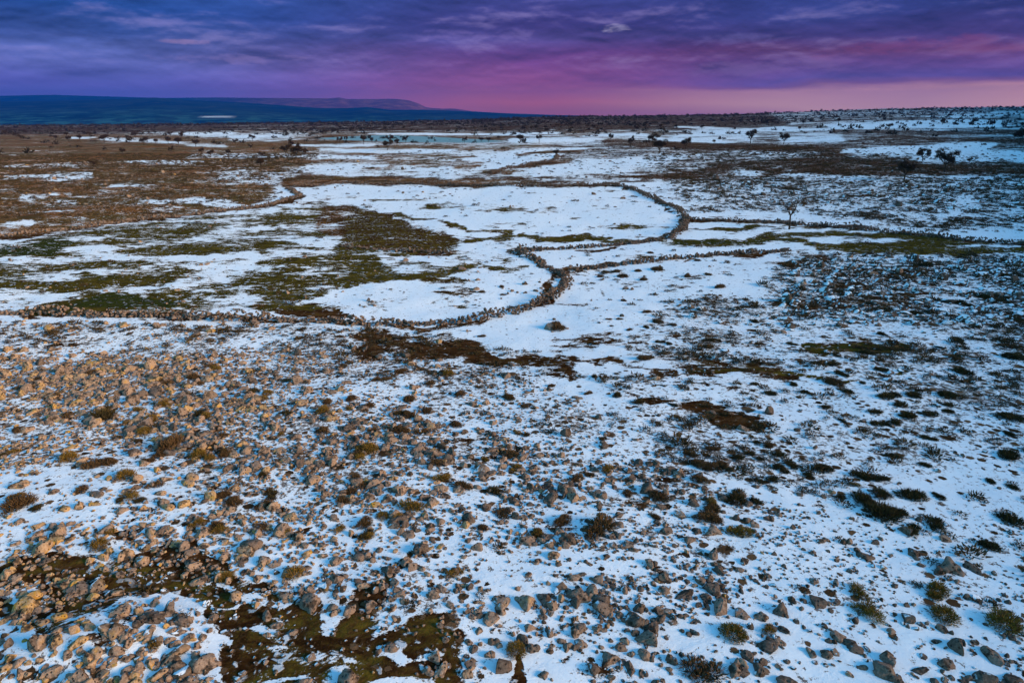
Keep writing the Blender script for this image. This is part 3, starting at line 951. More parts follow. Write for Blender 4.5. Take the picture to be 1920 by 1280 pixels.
def shrub_mesh(name, seed, n, mat, hgt=.8, ln=.22, wd=.05, lobes=1):
    """a clump of thin twigs grown from one or several uneven crowns"""
    rg = np.random.default_rng(seed)
    VV, FF, TT, UU, off = [], [], [], [], 0
    for k in range(lobes):
        q = rg.uniform(.45, .8) if lobes > 1 else 1.0
        V, F, T, U = sprigs(rg, int(n * q * q / (1 if lobes == 1 else .55 * lobes)), .3, .95, ln / q, wd / q, hgt * rg.uniform(.7, 1.25), .35)
        V = V * q
        if lobes > 1:
            an = 6.283 * (k + rg.random() * .6) / lobes
            V = V + np.array([math.cos(an), math.sin(an), 0]) * rg.uniform(.2, .6) * np.array([1.15, .8, 0])
        VV.append(V)
        FF.append(F + off)
        off += len(V)
        TT.append(np.clip(T + rg.uniform(-.25, .25), 0, 1))
        UU.append(U)
    V = np.concatenate(VV)
    V[:, 2] = np.maximum(V[:, 2], -.05)
    return mesh_np(name, V, np.concatenate(FF), mat, False, {'tint': np.concatenate(TT), 'up': np.concatenate(UU)})


# ------------------------------------------------------------------ where things stand: words for labels
def where(px, py):
    col = ("left edge", "far left", "centre left", "centre", "centre right", "far right", "right edge")
    c = col[int(np.clip((px + 60) / 2040 * 7, 0, 6))]
    row = ("bottom", "near foreground", "foreground", "upper foreground", "stony middle", "below walls", "near walls", "beyond walls", "far plateau")
    lim = (1210, 1120, 1030, 940, 820, 700, 480, 330, -1)
    for r_, l_ in zip(row, lim):
        if py > l_:
            return r_ + " " + c if r_ == "bottom" else r_ + ", " + c


ORD = ["leftmost", "second from left", "third from left", "fourth from left", "fifth from left", "sixth from left", "seventh from left",
       "eighth from left", "ninth from left", "tenth from left", "eleventh from left", "twelfth from left"]
NUM = ["", "one", "two", "three", "four", "five", "six", "seven", "eight", "nine", "ten", "eleven", "twelve"]


def ordinal(i, n):
    if n == 2:
        return ("left one of two", "right one of two")[i]
    if i == n - 1 and n > 2:
        return "rightmost of " + (NUM[n] if n < 13 else "many")
    s = ORD[i] if i < 12 else "%dth from left" % (i + 1)
    return s + " of " + (NUM[n] if n < 13 else "many")


def uniquify(items):
    """items: list of (obj, base, px)"""
    by = {}
    for it in items:
        by.setdefault(it[1], []).append(it)
    for base, lst in by.items():
        lst.sort(key=lambda q: q[2])
        for i, (o, b, px) in enumerate(lst):
            o['label'] = b if len(lst) == 1 else b + ", " + ordinal(i, len(lst))


# ------------------------------------------------------------------ stones
HERO = [(370, 1090, 37), (443, 1118, 28), (220, 1112, 30), (583, 1135, 43), (623, 1140, 28), (517, 1172, 27), (502, 1190, 20), (500, 1155, 27),
        (480, 1133, 24), (410, 1085, 27), (453, 1047, 25), (527, 1003, 30), (417, 995, 22), (200, 996, 34), (230, 957, 26), (133, 1010, 24),
        (80, 1014, 20), (37, 978, 24), (70, 988, 24), (633, 1050, 32), (197, 1047, 25), (383, 1024, 25), (567, 1282, 38), (323, 1238, 42), (297, 1268, 40),
        (257, 1278, 30), (182, 1228, 28), (230, 1198, 26), (107, 1184, 22), (110, 1160, 36), (143, 1207, 40), (63, 1207, 28), (170, 1248, 26), (147, 1266, 30),
        (190, 1266, 30), (100, 1258, 40), (257, 1236, 25), (283, 1248, 28), (367, 1232, 22), (370, 1212, 22), (360, 1246, 22), (317, 1200, 24), (217, 1222, 34),
        (13, 1078, 24), (30, 1086, 26), (80, 1168, 24), (50, 1180, 22), (130, 1180, 24), (160, 1170, 22), (20, 1235, 26), (125, 1230, 26), (240, 1255, 24),
        (340, 1275, 28), (40, 1265, 28), (687, 1046, 26), (683, 1100, 28), (750, 1115, 28), (993, 1178, 28), (817, 1234, 30), (827, 1260, 30), (878, 1204, 24),
        (710, 1222, 22), (733, 1213, 28), (653, 1280, 46), (920, 1227, 28), (923, 1204, 28), (997, 1217, 32), (1112, 1254, 38), (1143, 1238, 40), (1182, 1256, 32),
        (1165, 1215, 24), (1087, 1208, 28), (1063, 1214, 26), (1030, 1219, 25), (1018, 1266, 22), (1207, 1226, 30), (1257, 1238, 30), (1230, 1280, 24),
        (1047, 998, 28), (1150, 1022, 26), (1177, 1022, 25), (1077, 1116, 34), (1053, 1100, 26), (1123, 1088, 30), (1023, 1124, 36), (940, 1128, 34), (937, 1144, 30),
        (920, 1163, 36), (1087, 1180, 30), (1203, 1172, 28), (1220, 1178, 34), (1240, 1160, 30), (1350, 1144, 46), (1390, 1150, 32), (1427, 1158, 26), (1463, 1148, 40),
        (1530, 1130, 34), (1527, 1090, 22), (1483, 1123, 26), (1337, 1040, 28), (1443, 973, 24), (1663, 1236, 42), (1653, 1256, 44), (1683, 1276, 36), (1793, 1216, 44),
        (1860, 1234, 50), (1843, 1272, 44), (1773, 1246, 36), (1723, 1258, 32), (1573, 1194, 30), (1472, 1277, 48), (1377, 1261, 32), (1403, 1232, 25), (1430, 1243, 22),
        (1523, 1226, 26), (1547, 1226, 24), (1607, 1219, 34), (1780, 1066, 52), (1827, 1068, 44), (1713, 1037, 30), (1897, 1275, 36), (1300, 1186, 24), (1337, 1108, 34),
        (1313, 1090, 26), (1700, 1160, 30), (300, 925, 26), (310, 900, 24), (270, 870, 24), (600, 870, 26), (430, 720, 22), (345, 760, 22), (400, 800, 26), (310, 806, 26),
        (905, 890, 24), (800, 935, 26), (860, 920, 22), (1000, 880, 20), (120, 955, 26), (150, 950, 24), (180, 945, 26), (35, 912, 36), (740, 965, 30), (715, 890, 22),
        (1045, 618, 10), (1062, 616, 9), (1035, 622, 8), (388, 496, 11), (377, 497, 9), (960, 546, 10), (985, 549, 10), (1005, 546, 11), (1015, 541, 8), (970, 549, 8),
        (1165, 521, 9), (1173, 518, 10), (1232, 503, 10), (1240, 501, 10), (1205, 525, 9), (1208, 519, 8), (1330, 500, 10), (1290, 515, 9), (675, 572, 7), (682, 576, 7)]
hx, hy, hz = unproj([h[0] for h in HERO], [h[1] for h in HERO])
stones = []                     # x, y, z, r, rnd, cap, hero
dep = hy * CP - (hz - CAM_H) * SP
for i, h in enumerate(HERO):
    r = h[2] * dep[i] / 1280 / 2 * 1.05
    warm = np.clip(.75 - (h[0] - 200) / 1900, .1, .95)
    stones.append((hx[i], hy[i], hz[i], r, float(np.clip(warm + random.uniform(-.3, .25), .02, 1)), random.uniform(.1, .5), 1))

DMAX = 20.0
cand = []
for (y0, y1) in ((11, 24), (24, 48), (48, 110), (110, 260)):
    dm = {11: 28., 24: 28., 48: 4., 110: .5}[y0]
    wid = 2 * .90 * y1 + 16
    nC = int(wid * (y1 - y0) * dm)
    x = RNG.uniform(-wid / 2, wid / 2, nC)
    y = RNG.uniform(y0, y1, nC)
    ok = np.abs(x) < .86 * y + 7
    x, y = x[ok], y[ok]
    z = height(x, y)
    px, py = project(x, y, z)
    d, s, c = dens_at(px, py)
    clump = np.clip(1 + 2.6 * fbm(x / 1.9, y / 1.9, 12.5, 3), .08, 2.6)
    keep = RNG.random(len(x)) < d * clump / dm / 1.15
    x, y, z, px, py, s, c = [q[keep] for q in (x, y, z, px, py, s, c)]
    rm = {11: .05, 24: .065, 48: .10, 110: .17}[y0]
    r = rm * (1 - RNG.random(len(x)) * .995) ** (-1 / 2.45) * s
    r = np.minimum(r, {11: .36, 24: .40, 48: .5, 110: .7}[y0] * np.sqrt(s))
    warm = np.clip(.52 - (px - 300) / 2300, .05, .9) - .25 * (py < 480)
    rd = np.clip(warm + RNG.normal(size=len(x)) * .3, .01, 1)
    cp = np.clip(c + RNG.normal(size=len(x)) * .18, 0, 1)
    cand.append(np.stack([x, y, z, r, rd, cp, np.zeros(len(x))], -1))
ST = np.concatenate([np.array(stones)] + cand)
# no small stone inside a placed big one
hs = np.array(stones)
dmin = np.full(len(ST), 9.0)
for h in hs:
    dd = np.hypot(ST[:, 0] - h[0], ST[:, 1] - h[1]) / h[3]
    dmin = np.where(ST[:, 6] == 0, np.minimum(dmin, dd), dmin)
ST = ST[dmin > .75]
spx, spy = project(ST[:, 0], ST[:, 1], ST[:, 2])
sdep = ST[:, 1] * CP - (ST[:, 2] - CAM_H) * SP
size_px = 2560 * ST[:, 3] / sdep
inview = (spx > 5) & (spx < 1915) & (spy < 1278)
order = np.argsort(-np.where(inview, size_px, 0) - 1000 * ST[:, 6])
top = order[:300]
topset = np.zeros(len(ST), bool)
topset[top] = True

ROCKS = []
for k in range(14):
    P, Fr = rock_verts(100 + k, 4 if k < 8 else 3, random.choice([.62, .72, .8, .9]), 13 if k % 2 == 0 else 6)
    ROCKS.append((mesh_np("stone", P, Fr, M_ROCK), float(P[:, 2].max() - P[:, 2].min())))
lab = []
Gs, _, _ = cover(ST[top, 0], ST[top, 1], ST[top, 2])
for j, i in enumerate(top):
    x, y, z, r, rd, cp, _h = ST[i]
    k = random.randrange(14)
    me, hh = ROCKS[k]
    o = link("stone", me)
    o.location = (x, y, z + r * random.uniform(-.08, .16))
    o.rotation_euler = (random.uniform(-.3, .3), random.uniform(-.3, .3), random.uniform(0, 6.28))
    q = r * np.array([random.uniform(.9, 1.1), random.uniform(.9, 1.1), random.uniform(.85, 1.15)])
    o.scale = q
    o['rnd'] = float(rd)
    o['cap'] = float(cp)
    o['category'] = 'stone'
    o['group'] = 'larger stones of the foreground'
    sz = "large" if size_px[i] > 36 else ("medium" if size_px[i] > 25 else "small")
    cw = "grey brown" if rd < .35 else ("tan" if rd < .66 else "ochre")
    sf = "snow" if Gs[j] > .55 else "soil"
    lab.append((o, "%s %s stone on %s, %s" % (sz, cw, sf, where(spx[i], spy[i])), spx[i]))
uniquify(lab)


def scatter_rocks(name, arr, subs, flat_lo=.55, seed=5, sink=.2):
    """one merged mesh of many small stones"""
    rg = np.random.default_rng(seed)
    VV, FF, A1, A2 = [], [], [], []
    off = 0
    for sub, sel in subs:
        tmpl = [rock_verts(300 + q + sub * 50, sub, rg.uniform(.6, .95)) for q in range(12)]
        for q in range(12):
            m = sel[q::12]
            if len(m) == 0:
                continue
            P, Fq = tmpl[q]
            a = arr[m]
            th = rg.random(len(m)) * 6.283
            c, s = np.cos(th), np.sin(th)
            sx, sy, szz = [rg.uniform(.8, 1.2, len(m)) for _ in range(3)]
            px_ = P[None, :, 0] * sx[:, None]
            py_ = P[None, :, 1] * sy[:, None]
            tl = rg.uniform(-.35, .35, len(m))[:, None]
            pz_ = P[None, :, 2] * szz[:, None] + px_ * tl
            X = (px_ * c[:, None] - py_ * s[:, None]) * a[:, 3:4] + a[:, 0:1]
            Y = (px_ * s[:, None] + py_ * c[:, None]) * a[:, 3:4] + a[:, 1:2]
            Z = pz_ * a[:, 3:4] + a[:, 2:3] + a[:, 3:4] * sink
            VV.append(np.stack([X, Y, Z], -1).reshape(-1, 3))
            nv = len(P)
            FF.append((Fq[None] + (off + np.arange(len(m)) * nv)[:, None, None]).reshape(-1, 3))
            off += nv * len(m)
            A1.append(np.repeat(a[:, 4], nv))
            A2.append(np.repeat(a[:, 5], nv))
    return mesh_np(name, np.concatenate(VV), np.concatenate(FF), M_ROCK, False, {'rnd': np.concatenate(A1), 'cap': np.concatenate(A2)})


rest = np.where(~topset)[0]
big = rest[size_px[rest] > 14]
med = rest[size_px[rest] <= 14]
print("stones", len(ST), "big", len(big), "small", len(med))
sf = link("stone_field", scatter_rocks("stone_field", ST, [(3, big), (2, med[size_px[med] > 5]), (1, med[size_px[med] <= 5])], sink=.02))
sf['kind'] = 'stuff'
sf['label'] = "small brown stones strewn through the snow"

# ------------------------------------------------------------------ dry stone walls
for wi, (pl, hgt, wid, lb) in enumerate(WALLS):
    rg = np.random.default_rng(900 + wi)
    wx, wy, wz = unproj([p[0] for p in pl], [p[1] for p in pl])
    seg = np.hypot(np.diff(wx), np.diff(wy))
    cum = np.concatenate([[0], np.cumsum(seg)])
    L = cum[-1]
    per = 26 if cum[-1] < 120 else 8
    n = int(min(L * per, 4200))
    u = rg.random(n) * L
    x = np.interp(u, cum, wx)
    y = np.interp(u, cum, wy)
    x += .5 * fbm(u / 6, wi * 3.3, 1.1, 2) * 2
    tx = np.interp(np.clip(u + .5, 0, L), cum, wx) - np.interp(np.clip(u - .5, 0, L), cum, wx)
    ty = np.interp(np.clip(u + .5, 0, L), cum, wy) - np.interp(np.clip(u - .5, 0, L), cum, wy)
    tn = np.hypot(tx, ty) + 1e-6
    lat = np.clip(rg.normal(size=n), -1.9, 1.9) * wid * .21
    x, y = x - ty / tn * lat, y + tx / tn * lat
    broke = np.clip(.70 + 1.1 * fbm(u / 5, wi * 7.1, 2.1, 3), .08, 1.2)
    lift = rg.random(n) * hgt * broke * np.clip(1 - np.abs(lat) / (wid * .62), 0, 1)
    z = height(x, y) + lift
    r = rg.uniform(.08, .165, n) * (1 + .5 * (rg.random(n) < .1)) * (1 if hgt > .5 else .8) * (1.25 if L > 120 else 1)
    warm = np.clip(.22 - (np.interp(u, cum, [p[0] for p in pl]) - 600) / 2200, .02, .8)
    arr = np.stack([x, y, z, r, np.clip((warm * .8 if wi != 5 else 0) + rg.normal(size=n) * .10, .0, .32 if wi != 5 else .08), np.clip(.12 + rg.normal(size=n) * .12, 0, .6), np.zeros(n)], -1)
    o = link("dry_stone_wall", scatter_rocks("dry_stone_wall", arr, [(2 if wi < 3 else 1, np.arange(n))], seed=wi, sink=.1))
    o['label'] = lb
    o['category'] = 'stone wall'
    o['group'] = 'dry stone field walls'

# ------------------------------------------------------------------ shrubs
SHRUBS = [(230, 898, 36, 'g'), (123, 864, 34, 'g'), (20, 850, 28, 'g'), (30, 952, 52, 'b'), (180, 1030, 40, 'g'), (190, 788, 58, 'd'), (368, 860, 36, 'g'), (183, 870, 36, 'b'),
          (310, 842, 50, 'b'), (548, 1085, 42, 'g'), (638, 995, 26, 'g'), (690, 850, 36, 'g'), (775, 962, 50, 'g'), (860, 1082, 38, 'g'), (1115, 1008, 70, 'b'), (1395, 1012, 54, 'g'),
          (968, 1230, 40, 'g'), (1380, 1200, 52, 'g'), (1450, 1185, 38, 'g'), (1615, 1122, 42, 'g'), (1632, 1156, 54, 'g'), (1755, 1125, 54, 'g'), (1778, 1165, 52, 'g'),
          (1895, 1185, 62, 'g'), (1320, 1280, 78, 'b'), (420, 1090, 34, 'g'), (285, 1210, 30, 'g'), (800, 775, 24, 'b'), (860, 742, 24, 'b'), (740, 810, 28, 'b'), (790, 815, 30, 'b'),
          (855, 800, 24, 'b'), (955, 860, 34, 'b'), (960, 885, 30, 'g'), (840, 704, 22, 'g'), (850, 692, 14, 'b'), (300, 722, 34, 'b'), (390, 690, 24, 'b'), (165, 702, 24, 'b'),
          (360, 712, 26, 'b'), (255, 772, 22, 'g'), (500, 740, 22, 'g'), (610, 760, 26, 'b'), (650, 770, 22, 'g'), (600, 812, 26, 'b'), (700, 715, 20, 'b'), (750, 700, 20, 'b'),
          (810, 720, 24, 'b'), (955, 750, 26, 'b'), (1055, 696, 18, 'b'), (1115, 708, 14, 'd'), (1035, 725, 16, 'b'), (1100, 740, 18, 'b'), (1210, 675, 24, 'b'), (1155, 702, 14, 'd'),
          (1245, 725, 12, 'd'), (1200, 756, 24, 'd'), (1260, 760, 18, 'd'), (1160, 742, 22, 'd'), (1130, 825, 18, 'b'), (1048, 618, 34, 'b'), (700, 655, 20, 'b'), (900, 632, 16, 'b'),
          (885, 652, 16, 'b'), (940, 970, 40, 'b'), (1325, 975, 40, 'b'), (1340, 960, 36, 'b'), (1240, 940, 40, 'b'), (690, 1010, 24, 'g'), (745, 975, 26, 'g'), (1040, 610, 20, 'b'),
          (1417, 722, 16, 'd'), (1490, 723, 18, 'd'), (1518, 740, 20, 'd'), (1450, 741, 22, 'd'), (1563, 722, 34, 'b'), (1593, 738, 28, 'd'), (1620, 720, 18, 'd'), (1563, 685, 26, 'd'),
          (1540, 682, 16, 'd'), (1583, 706, 26, 'd'), (1653, 696, 24, 'd'), (1810, 700, 40, 'd'), (1780, 745, 30, 'd'), (1780, 762, 24, 'd'), (1680, 748, 42, 'd'), (1717, 745, 30, 'd'),
          (1690, 763, 32, 'd'), (1647, 776, 26, 'd'), (1710, 784, 32, 'd'), (1750, 780, 32, 'd'), (1783, 774, 20, 'd'), (1583, 793, 20, 'd'), (1650, 799, 36, 'd'), (1680, 797, 28, 'd'),
          (1552, 766, 22, 'd'), (1683, 860, 24, 'd'), (1740, 876, 22, 'd'), (1897, 787, 42, 'd'), (1893, 814, 20, 'd'), (1899, 862, 44, 'd'), (1750, 827, 28, 'd'), (1443, 839, 20, 'b'),
          (1420, 832, 20, 'd'), (1387, 862, 28, 'd'), (1410, 853, 16, 'd'), (1428, 863, 20, 'd'), (1463, 856, 28, 'd'), (1470, 886, 28, 'd'), (1493, 880, 28, 'd'), (1515, 893, 20, 'd'),
          (1545, 884, 36, 'd'), (1452, 904, 28, 'd'), (1423, 903, 20, 'd'), (1307, 872, 30, 'b'), (1623, 901, 38, 'd'), (1657, 904, 36, 'd'), (1580, 936, 26, 'd'), (1623, 942, 46, 'd'),
          (1660, 936, 42, 'd'), (1607, 914, 24, 'g'), (1720, 938, 46, 'd'), (1762, 932, 26, 'd'), (1860, 905, 20, 'd'), (1903, 918, 28, 'd'), (1390, 938, 52, 'd'), (1420, 946, 32, 'd'),
          (1907, 674, 36, 'd'), (1660, 972, 60, 'd'), (1690, 968, 34, 'd'), (1765, 990, 50, 'd'), (1905, 985, 56, 'd'), (1720, 1000, 40, 'd'), (1860, 1030, 34, 'd'), (1630, 665, 26, 'd'),
          (1570, 668, 22, 'd'), (1345, 640, 18, 'd'), (1417, 605, 18, 'd'), (1485, 610, 22, 'b'), (1350, 540, 20, 'b'), (1480, 500, 20, 'b'), (1310, 490, 14, 'b'), (1490, 648, 20, 'd'),
          (1800, 640, 30, 'd'), (1850, 560, 26, 'd'), (1720, 590, 24, 'd'), (1660, 630, 20, 'd'), (1815, 575, 34, 'd'), (1740, 500, 30, 'd'), (1890, 520, 24, 'd')]
for q in [(1142, 600, 13, 'b'), (1165, 600, 13, 'b'), (1213, 616, 15, 'd'), (1233, 606, 20, 'b'), (1263, 610, 16, 'b'), (1178, 620, 14, 'b'), (1147, 612, 10, 'd'),
          (1117, 645, 13, 'b'), (1170, 565, 13, 'b'), (1213, 586, 16, 'b'), (1237, 643, 20, 'd'), (1255, 645, 16, 'd'), (1213, 672, 22, 'b'), (1167, 520, 22, 'b'), (1207, 526, 16, 'b'),
          (1233, 507, 24, 'b'), (1137, 512, 14, 'b'), (1157, 510, 16, 'b'), (1197, 509, 16, 'b'), (1220, 475, 14, 'b'), (1127, 520, 12, 'b'), (902, 549, 13, 'b'), (940, 540, 14, 'b'),
          (943, 554, 13, 'b'), (1290, 520, 14, 'b'), (1330, 516, 16, 'b')]:
    SHRUBS.append(q)
rs = random.Random(5)
while len(SHRUBS) < 275:            # smaller scrub growing between the stones
    qx, qy = rs.uniform(0, 1400), rs.uniform(668, 1010)
    if qy > 690 + .28 * qx + 260 or qy < 655 + max(0, qx - 500) * .22:
        continue
    SHRUBS.append((int(qx), int(qy), rs.randint(16, 30) if qy < 850 else rs.randint(20, 36), rs.choice('bbbgd')))
sh_meshes = {'g': [shrub_mesh("shrub", 20 + k, 1900, M_GOLD, .85, .17, .022, 1 + k % 3) for k in range(5)],
             'b': [shrub_mesh("shrub", 40 + k, 1700, M_BROWN, .68, .22, .026, 2 + k % 3) for k in range(5)],
             'd': [shrub_mesh("shrub", 60 + k, 1700, M_DARK, .60, .22, .026, 2 + k % 4) for k in range(8)]}
sx, sy, sz = unproj([s[0] for s in SHRUBS], [min(s[1], 1279) for s in SHRUBS])
lab = []
for i, (px, py, wpx, kd) in enumerate(SHRUBS):
    dpt = sy[i] * CP - (sz[i] - CAM_H) * SP
    r = wpx * dpt / 1280 / 2 * 1.12
    o = link("shrub", random.choice(sh_meshes[kd]))
    o.location = (sx[i], sy[i] + r * .5, height(sx[i], sy[i] + r * .5) - .03)
    o.rotation_euler = (0, 0, random.uniform(0, 6.28))
    o.scale = (r, r * random.uniform(.75, 1.0), r * random.uniform(.8, 1.1))
    o['category'] = 'shrub'
    o['group'] = {'g': 'golden dry shrubs', 'b': 'brown dry shrubs', 'd': 'dark low shrubs'}[kd]
    szw = "large" if wpx > 40 else ("medium" if wpx > 25 else "small")
    lab.append((o, "%s %s shrub, %s" % (szw, {'g': 'golden', 'b': 'dry brown', 'd': 'dark green'}[kd], where(px, py)), px))
uniquify(lab)

# low tussocks: uncountable dark cushions over the snow
xs, ys = [], []
for y0, y1, dm in ((12, 50, 2.4), (50, 110, 2.4), (110, 300, .9)):
    wid = 1.84 * y1 + 10
    nC = int(wid * (y1 - y0) * dm)
    x = RNG.uniform(-wid / 2, wid / 2, nC)
    y = RNG.uniform(y0, y1, nC)
    ok = np.abs(x) < .88 * y + 5
    x, y = x[ok], y[ok]
    px, py = project(x, y, height(x, y))
    cl_ = np.clip(1 + 3.2 * fbm(x / 3.5, y / 3.5, 22.5, 3), .05, 2.8)
    k = RNG.random(len(x)) < tuft_d(px, py) * cl_ / dm
    xs.append(x[k])
    ys.append(y[k])
x, y = np.concatenate(xs), np.concatenate(ys)
z = height(x, y)
print("tufts", len(x))
VV, FF, TT, UU, off = [], [], [], [], 0
rg = np.random.default_rng(77)
tm = [sprigs(np.random.default_rng(500 + q), 84, .25, .95, .30, .065, .5, .35) for q in range(10)]
rr = rg.uniform(.12, .30, len(x)) * np.where(rg.random(len(x)) < .12, 1.7, 1.0) * (1 + np.clip(y, 0, 250) / 260)
for q in range(10):
    m = np.arange(len(x))[q::10]
    P, Fq, T, U = tm[q]
    th = rg.random(len(m)) * 6.283
    c, s = np.cos(th)[:, None], np.sin(th)[:, None]
    st = rg.uniform(.8, 1.5, len(m))[:, None]
    a_, b_ = P[None, :, 0] * st, P[None, :, 1]
    X = (a_ * c - b_ * s) * rr[m][:, None] + x[m][:, None]
    Y = (a_ * s + b_ * c) * rr[m][:, None] + y[m][:, None]
    Z = P[None, :, 2] * rr[m][:, None] * rg.uniform(.7, 1.2, len(m))[:, None] + z[m][:, None] - .02
    VV.append(np.stack([X, Y, Z], -1).reshape(-1, 3))
    FF.append((Fq[None] + (off + np.arange(len(m)) * len(P))[:, None, None]).reshape(-1, 4))
    off += len(P) * len(m)
    tv = rg.random(len(m))[:, None] * .5 + T[None] * .6
    TT.append(tv.ravel())
    UU.append(np.tile(U, len(m)))
tf = link("tussocks", mesh_np("tussocks", np.concatenate(VV), np.concatenate(FF), M_TUFT, False, {'tint': np.concatenate(TT), 'up': np.concatenate(UU)}))
tf['kind'] = 'stuff'
tf['label'] = "low dark tussocks dotted over the snow"


# ------------------------------------------------------------------ trees
def tube(path, radii, sides=6):
    path = np.array(path)
    V, F = [], []
    for i in range(len(path)):
        d = path[min(i + 1, len(path) - 1)] - path[max(i - 1, 0)]
        d = d / (np.linalg.norm(d) + 1e-9)
        u = np.cross(d, [.3, .9, .1])
        u /= np.linalg.norm(u)
        v = np.cross(d, u)
        for k in range(sides):
            an = 6.2832 * k / sides
            V.append(path[i] + radii[i] * (math.cos(an) * u + math.sin(an) * v))
    for i in range(len(path) - 1):
        for k in range(sides):
            a0, b0 = i * sides + k, i * sides + (k + 1) % sides
            F.append([a0, b0, b0 + sides, a0 + sides])
    return np.array(V), np.array(F)


def tree_meshes(seed, bare=False, wide=1.0):
    """unit-height hawthorn-like tree: short leaning trunk, spreading limbs, twiggy crown"""
    rg = np.random.default_rng(seed)
    VV, FF, off = [], [], 0
    tips = []

    def add(p, r):
        nonlocal off
        V, F = tube(p, r)
        VV.append(V)
        FF.append(F + off)
        off += len(V)

    lean = rg.normal(size=2) * .06
    fork = np.array([lean[0], lean[1], .27 if not bare else .45])
    add([(0, 0, -.03), (lean[0] * .3, lean[1] * .3, .15), tuple(fork)], [.05, .036, .030])
    nl = 6 if not bare else 5
    for k in range(nl):
        an = 6.283 * k / nl + rg.uniform(-.4, .4)
        ou = rg.uniform(.22, .38) * wide
        tip = fork + np.array([math.cos(an) * ou, math.sin(an) * ou, rg.uniform(.12, .60)])
        md = fork + (tip - fork) * .5 + rg.normal(size=3) * .035
        add([fork, md, tip], [.024, .016, .006])
        tips.append(tip)
        for q in range(3):
            b = md + (tip - md) * rg.uniform(0, .8)
            t2 = b + np.array([math.cos(an + rg.normal()), math.sin(an + rg.normal()), rg.uniform(.1, 1.0)]) * rg.uniform(.1, .2)
            add([b, (b + t2) / 2 + rg.normal(size=3) * .015, t2], [.011, .008, .003])
            tips.append(t2)
    me_t = mesh_np("trunk", np.concatenate(VV), np.concatenate(FF), M_BARK)
    CV, CF, CT, CU, off = [], [], [], [], 0
    for tp in tips:
        n = 90 if not bare else 45
        V, F, T, U = sprigs(rg, n, .2, .95, .45, .075 if not bare else .05, .85, .2)
        V = V * np.array([1, 1, rg.choice([1.0, 1.0, -.6])]) * (rg.uniform(.14, .23) if not bare else rg.uniform(.07, .13)) + tp
        CV.append(V)
        CF.append(F + off)
        off += len(V)
        CT.append(T)
        CU.append(U * 0)
    me_c = mesh_np("crown", np.concatenate(CV), np.concatenate(CF), M_TREE, False, {'tint': np.concatenate(CT), 'up': np.concatenate(CU)})
    return me_t, me_c


TREE_V = [tree_meshes(31 + k, False, 1.0 + .25 * (k % 3)) for k in range(6)]
TREE_BARE = tree_meshes(71, True, .8)
TREES = [(10, 254, 7), (31, 259, 7), (40, 263, 7), (49, 253, 6), (98, 249, 5), (104, 263, 7), (125, 256, 6), (130, 267, 8), (150, 265, 8), (170, 258, 7), (196, 268, 11), (254, 259, 9),
         (242, 271, 9), (270, 273, 11), (292, 270, 7), (316, 269, 7), (334, 273, 11), (367, 275, 10), (340, 259, 7), (320, 256, 6), (310, 258, 6), (231, 290, 9), (321, 287, 8), (378, 290, 9),
         (395, 294, 9), (429, 294, 9), (176, 314, 10), (474, 265, 9), (442, 271, 7), (470, 279, 6), (490, 317, 14), (491, 297, 9), (537, 293, 15), (555, 296, 16), (570, 296, 13), (637, 268, 8),
         (649, 265, 7), (682, 271, 12), (697, 268, 7), (732, 268, 10), (744, 272, 8), (761, 268, 9), (727, 282, 13), (547, 275, 7), (871, 268, 7), (902, 267, 7), (916, 268, 8), (975, 268, 11),
         (1011, 267, 9), (1145, 266, 10), (1182, 275, 12), (1224, 275, 16), (1236, 288, 19), (1285, 281, 16), (1407, 269, 17), (1268, 286, 7), (1042, 293, 9), (1194, 246, 7), (1112, 244, 7),
         (1026, 248, 6), (1339, 269, 5), (1239, 241, 6), (1316, 243, 6), (1469, 271, 16), (1667, 243, 8), (1730, 303, 24), (1771, 322, 40), (1817, 307, 8), (1695, 338, 32), (1911, 271, 28),
         (1767, 234, 7), (1860, 238, 8), (1499, 245, 6), (1506, 234, 6), (1572, 231, 6), (1480, 430, 54)]
tx, ty, tz = unproj([t[0] for t in TREES], [t[1] for t in TREES])
lab = []
for i, (px, py, hp) in enumerate(TREES):
    dpt = ty[i] * CP - (tz[i] - CAM_H) * SP
    h = hp * dpt / 1280 * (1.55 if hp < 20 else 1.15 if hp < 50 else 1.05)
    bare = (px == 1480)
    a_, b_ = TREE_BARE if bare else random.choice(TREE_V)
    root = bpy.data.objects.new("hawthorn_tree", None)
    COL.objects.link(root)
    root.location = (tx[i], ty[i], tz[i])
    root.rotation_euler = (0, 0, random.uniform(0, 6.28))
    wq = random.uniform(.62, .85) if not bare else .8
    root.scale = (h * wq, h * wq, h)
    link("trunk", a_, root)
    link("crown", b_, root)
    root['category'] = 'tree'
    root['group'] = 'small dark trees on the plateau'
    szw = "tall" if hp > 22 else ("medium" if hp > 11 else "tiny")
    by = ""
    if py < 250:
        by = "near the skyline"
    elif 590 < px < 960 and py < 273:
        by = "beside the pale pond"
    elif px < 480:
        by = "on the brown plateau"
    elif px > 1600:
        by = "on the right hillside"
    else:
        by = "on the snowy plateau"
    cz = ("far left", "centre left", "centre", "centre right", "far right")[int(np.clip(px / 384, 0, 4))]
    base = "%s dark tree %s, %s" % (szw, by, cz)
    if bare:
        base = "nearly bare leaning tree beside the wall below the right hillside"
    lab.append((root, base, px))
uniquify(lab)

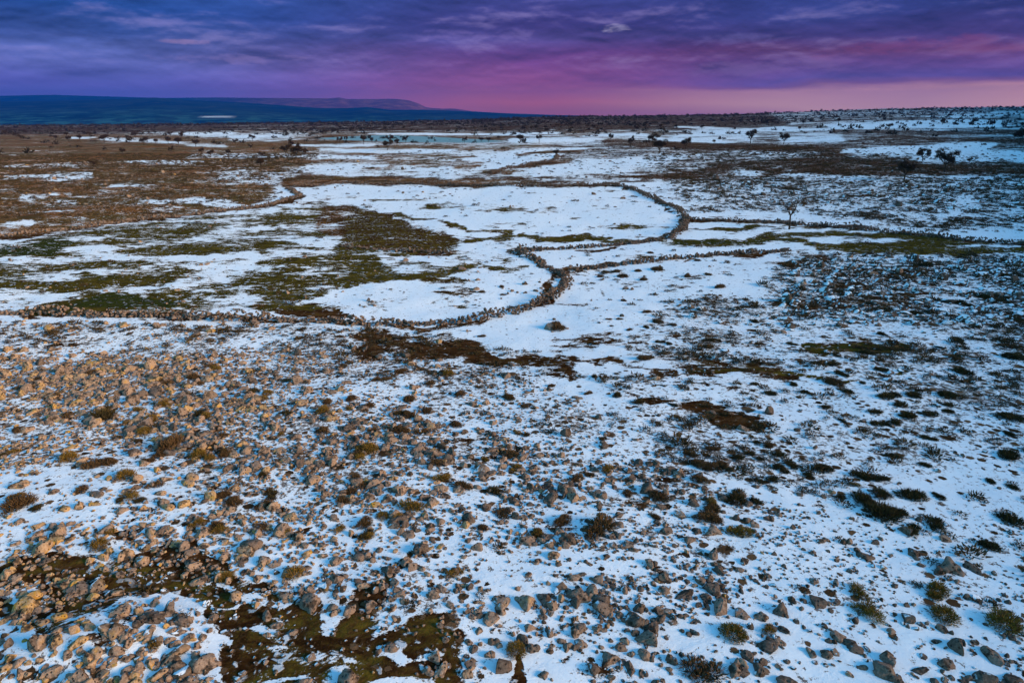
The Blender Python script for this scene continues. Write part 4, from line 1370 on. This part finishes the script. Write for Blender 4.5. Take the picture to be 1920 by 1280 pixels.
# distant scrub along the skyline and over the far plateau (reads as one mass)
nS = 5200
t = RNG.uniform(-.85, .85, nS * 2)
y = 300 * (1520 / 300) ** (RNG.random(nS * 2) ** .55)
x = t * y
z = height(x, y)
px, py = project(x, y, z)
k = RNG.random(nS * 2) < np.where(py < 236, .95, np.where(py < 252, .45, .10)) * np.where((px > 1250) & (py < 252), .5, 1) * np.clip(1 + 2.5 * fbm(x / 90, y / 140, 31.5, 3), .05, 2)
x, y, z = x[k], y[k], z[k]
print("scrub", len(x))
rr = RNG.uniform(.5, 1.9, len(x)) * np.where(y > 1100, 1.25, .85)
tm = [sprigs(np.random.default_rng(800 + q), 26, .2, .95, .6, .2, 1.05, .3) for q in range(8)]
VV, FF, TT, off = [], [], [], 0
for q in range(8):
    m = np.arange(len(x))[q::8]
    P, Fq, T, U = tm[q]
    X = P[None, :, 0] * rr[m][:, None] * 1.25 + x[m][:, None]
    Y = P[None, :, 1] * rr[m][:, None] + y[m][:, None]
    Z = P[None, :, 2] * rr[m][:, None] * RNG.uniform(.7, 1.4, len(m))[:, None] + z[m][:, None]
    VV.append(np.stack([X, Y, Z], -1).reshape(-1, 3))
    FF.append((Fq[None] + (off + np.arange(len(m)) * len(P))[:, None, None]).reshape(-1, 4))
    off += len(P) * len(m)
    TT.append(np.tile(T, len(m)))
ds = link("distant_scrub", mesh_np("distant_scrub", np.concatenate(VV), np.concatenate(FF), M_FARBUSH, False, {'tint': np.concatenate(TT)}))
ds['kind'] = 'stuff'
ds['label'] = "dark scrub massed along the far plateau and skyline"

# ------------------------------------------------------------------ haze
bm = bmesh.new()
bmesh.ops.create_cube(bm, size=1)
me = bpy.data.meshes.new("haze")
bm.to_mesh(me)
bm.free()
hz = link("haze", me)
X0, X1, Y0, Y1, Z0, Z1 = -16500, 6900, -120, 12300, -420, 390
hz.scale = (X1 - X0, Y1 - Y0, Z1 - Z0)
hz.location = ((X0 + X1) / 2, (Y0 + Y1) / 2, (Z0 + Z1) / 2)
hz['kind'] = 'stuff'
hz['label'] = "blue dusk haze over the valley"
mm, tt = new_mat("haze_air")
pvn = tt.n('ShaderNodeVolumePrincipled')
pvn.inputs['Color'].default_value = (.004, .075, .38, 1)
pvn.inputs['Density'].default_value = 9e-5
pvn.inputs['Anisotropy'].default_value = 0.0
tt.t.links.new(pvn.outputs[0], tt.n('ShaderNodeOutputMaterial').inputs['Volume'])
me.materials.append(mm)
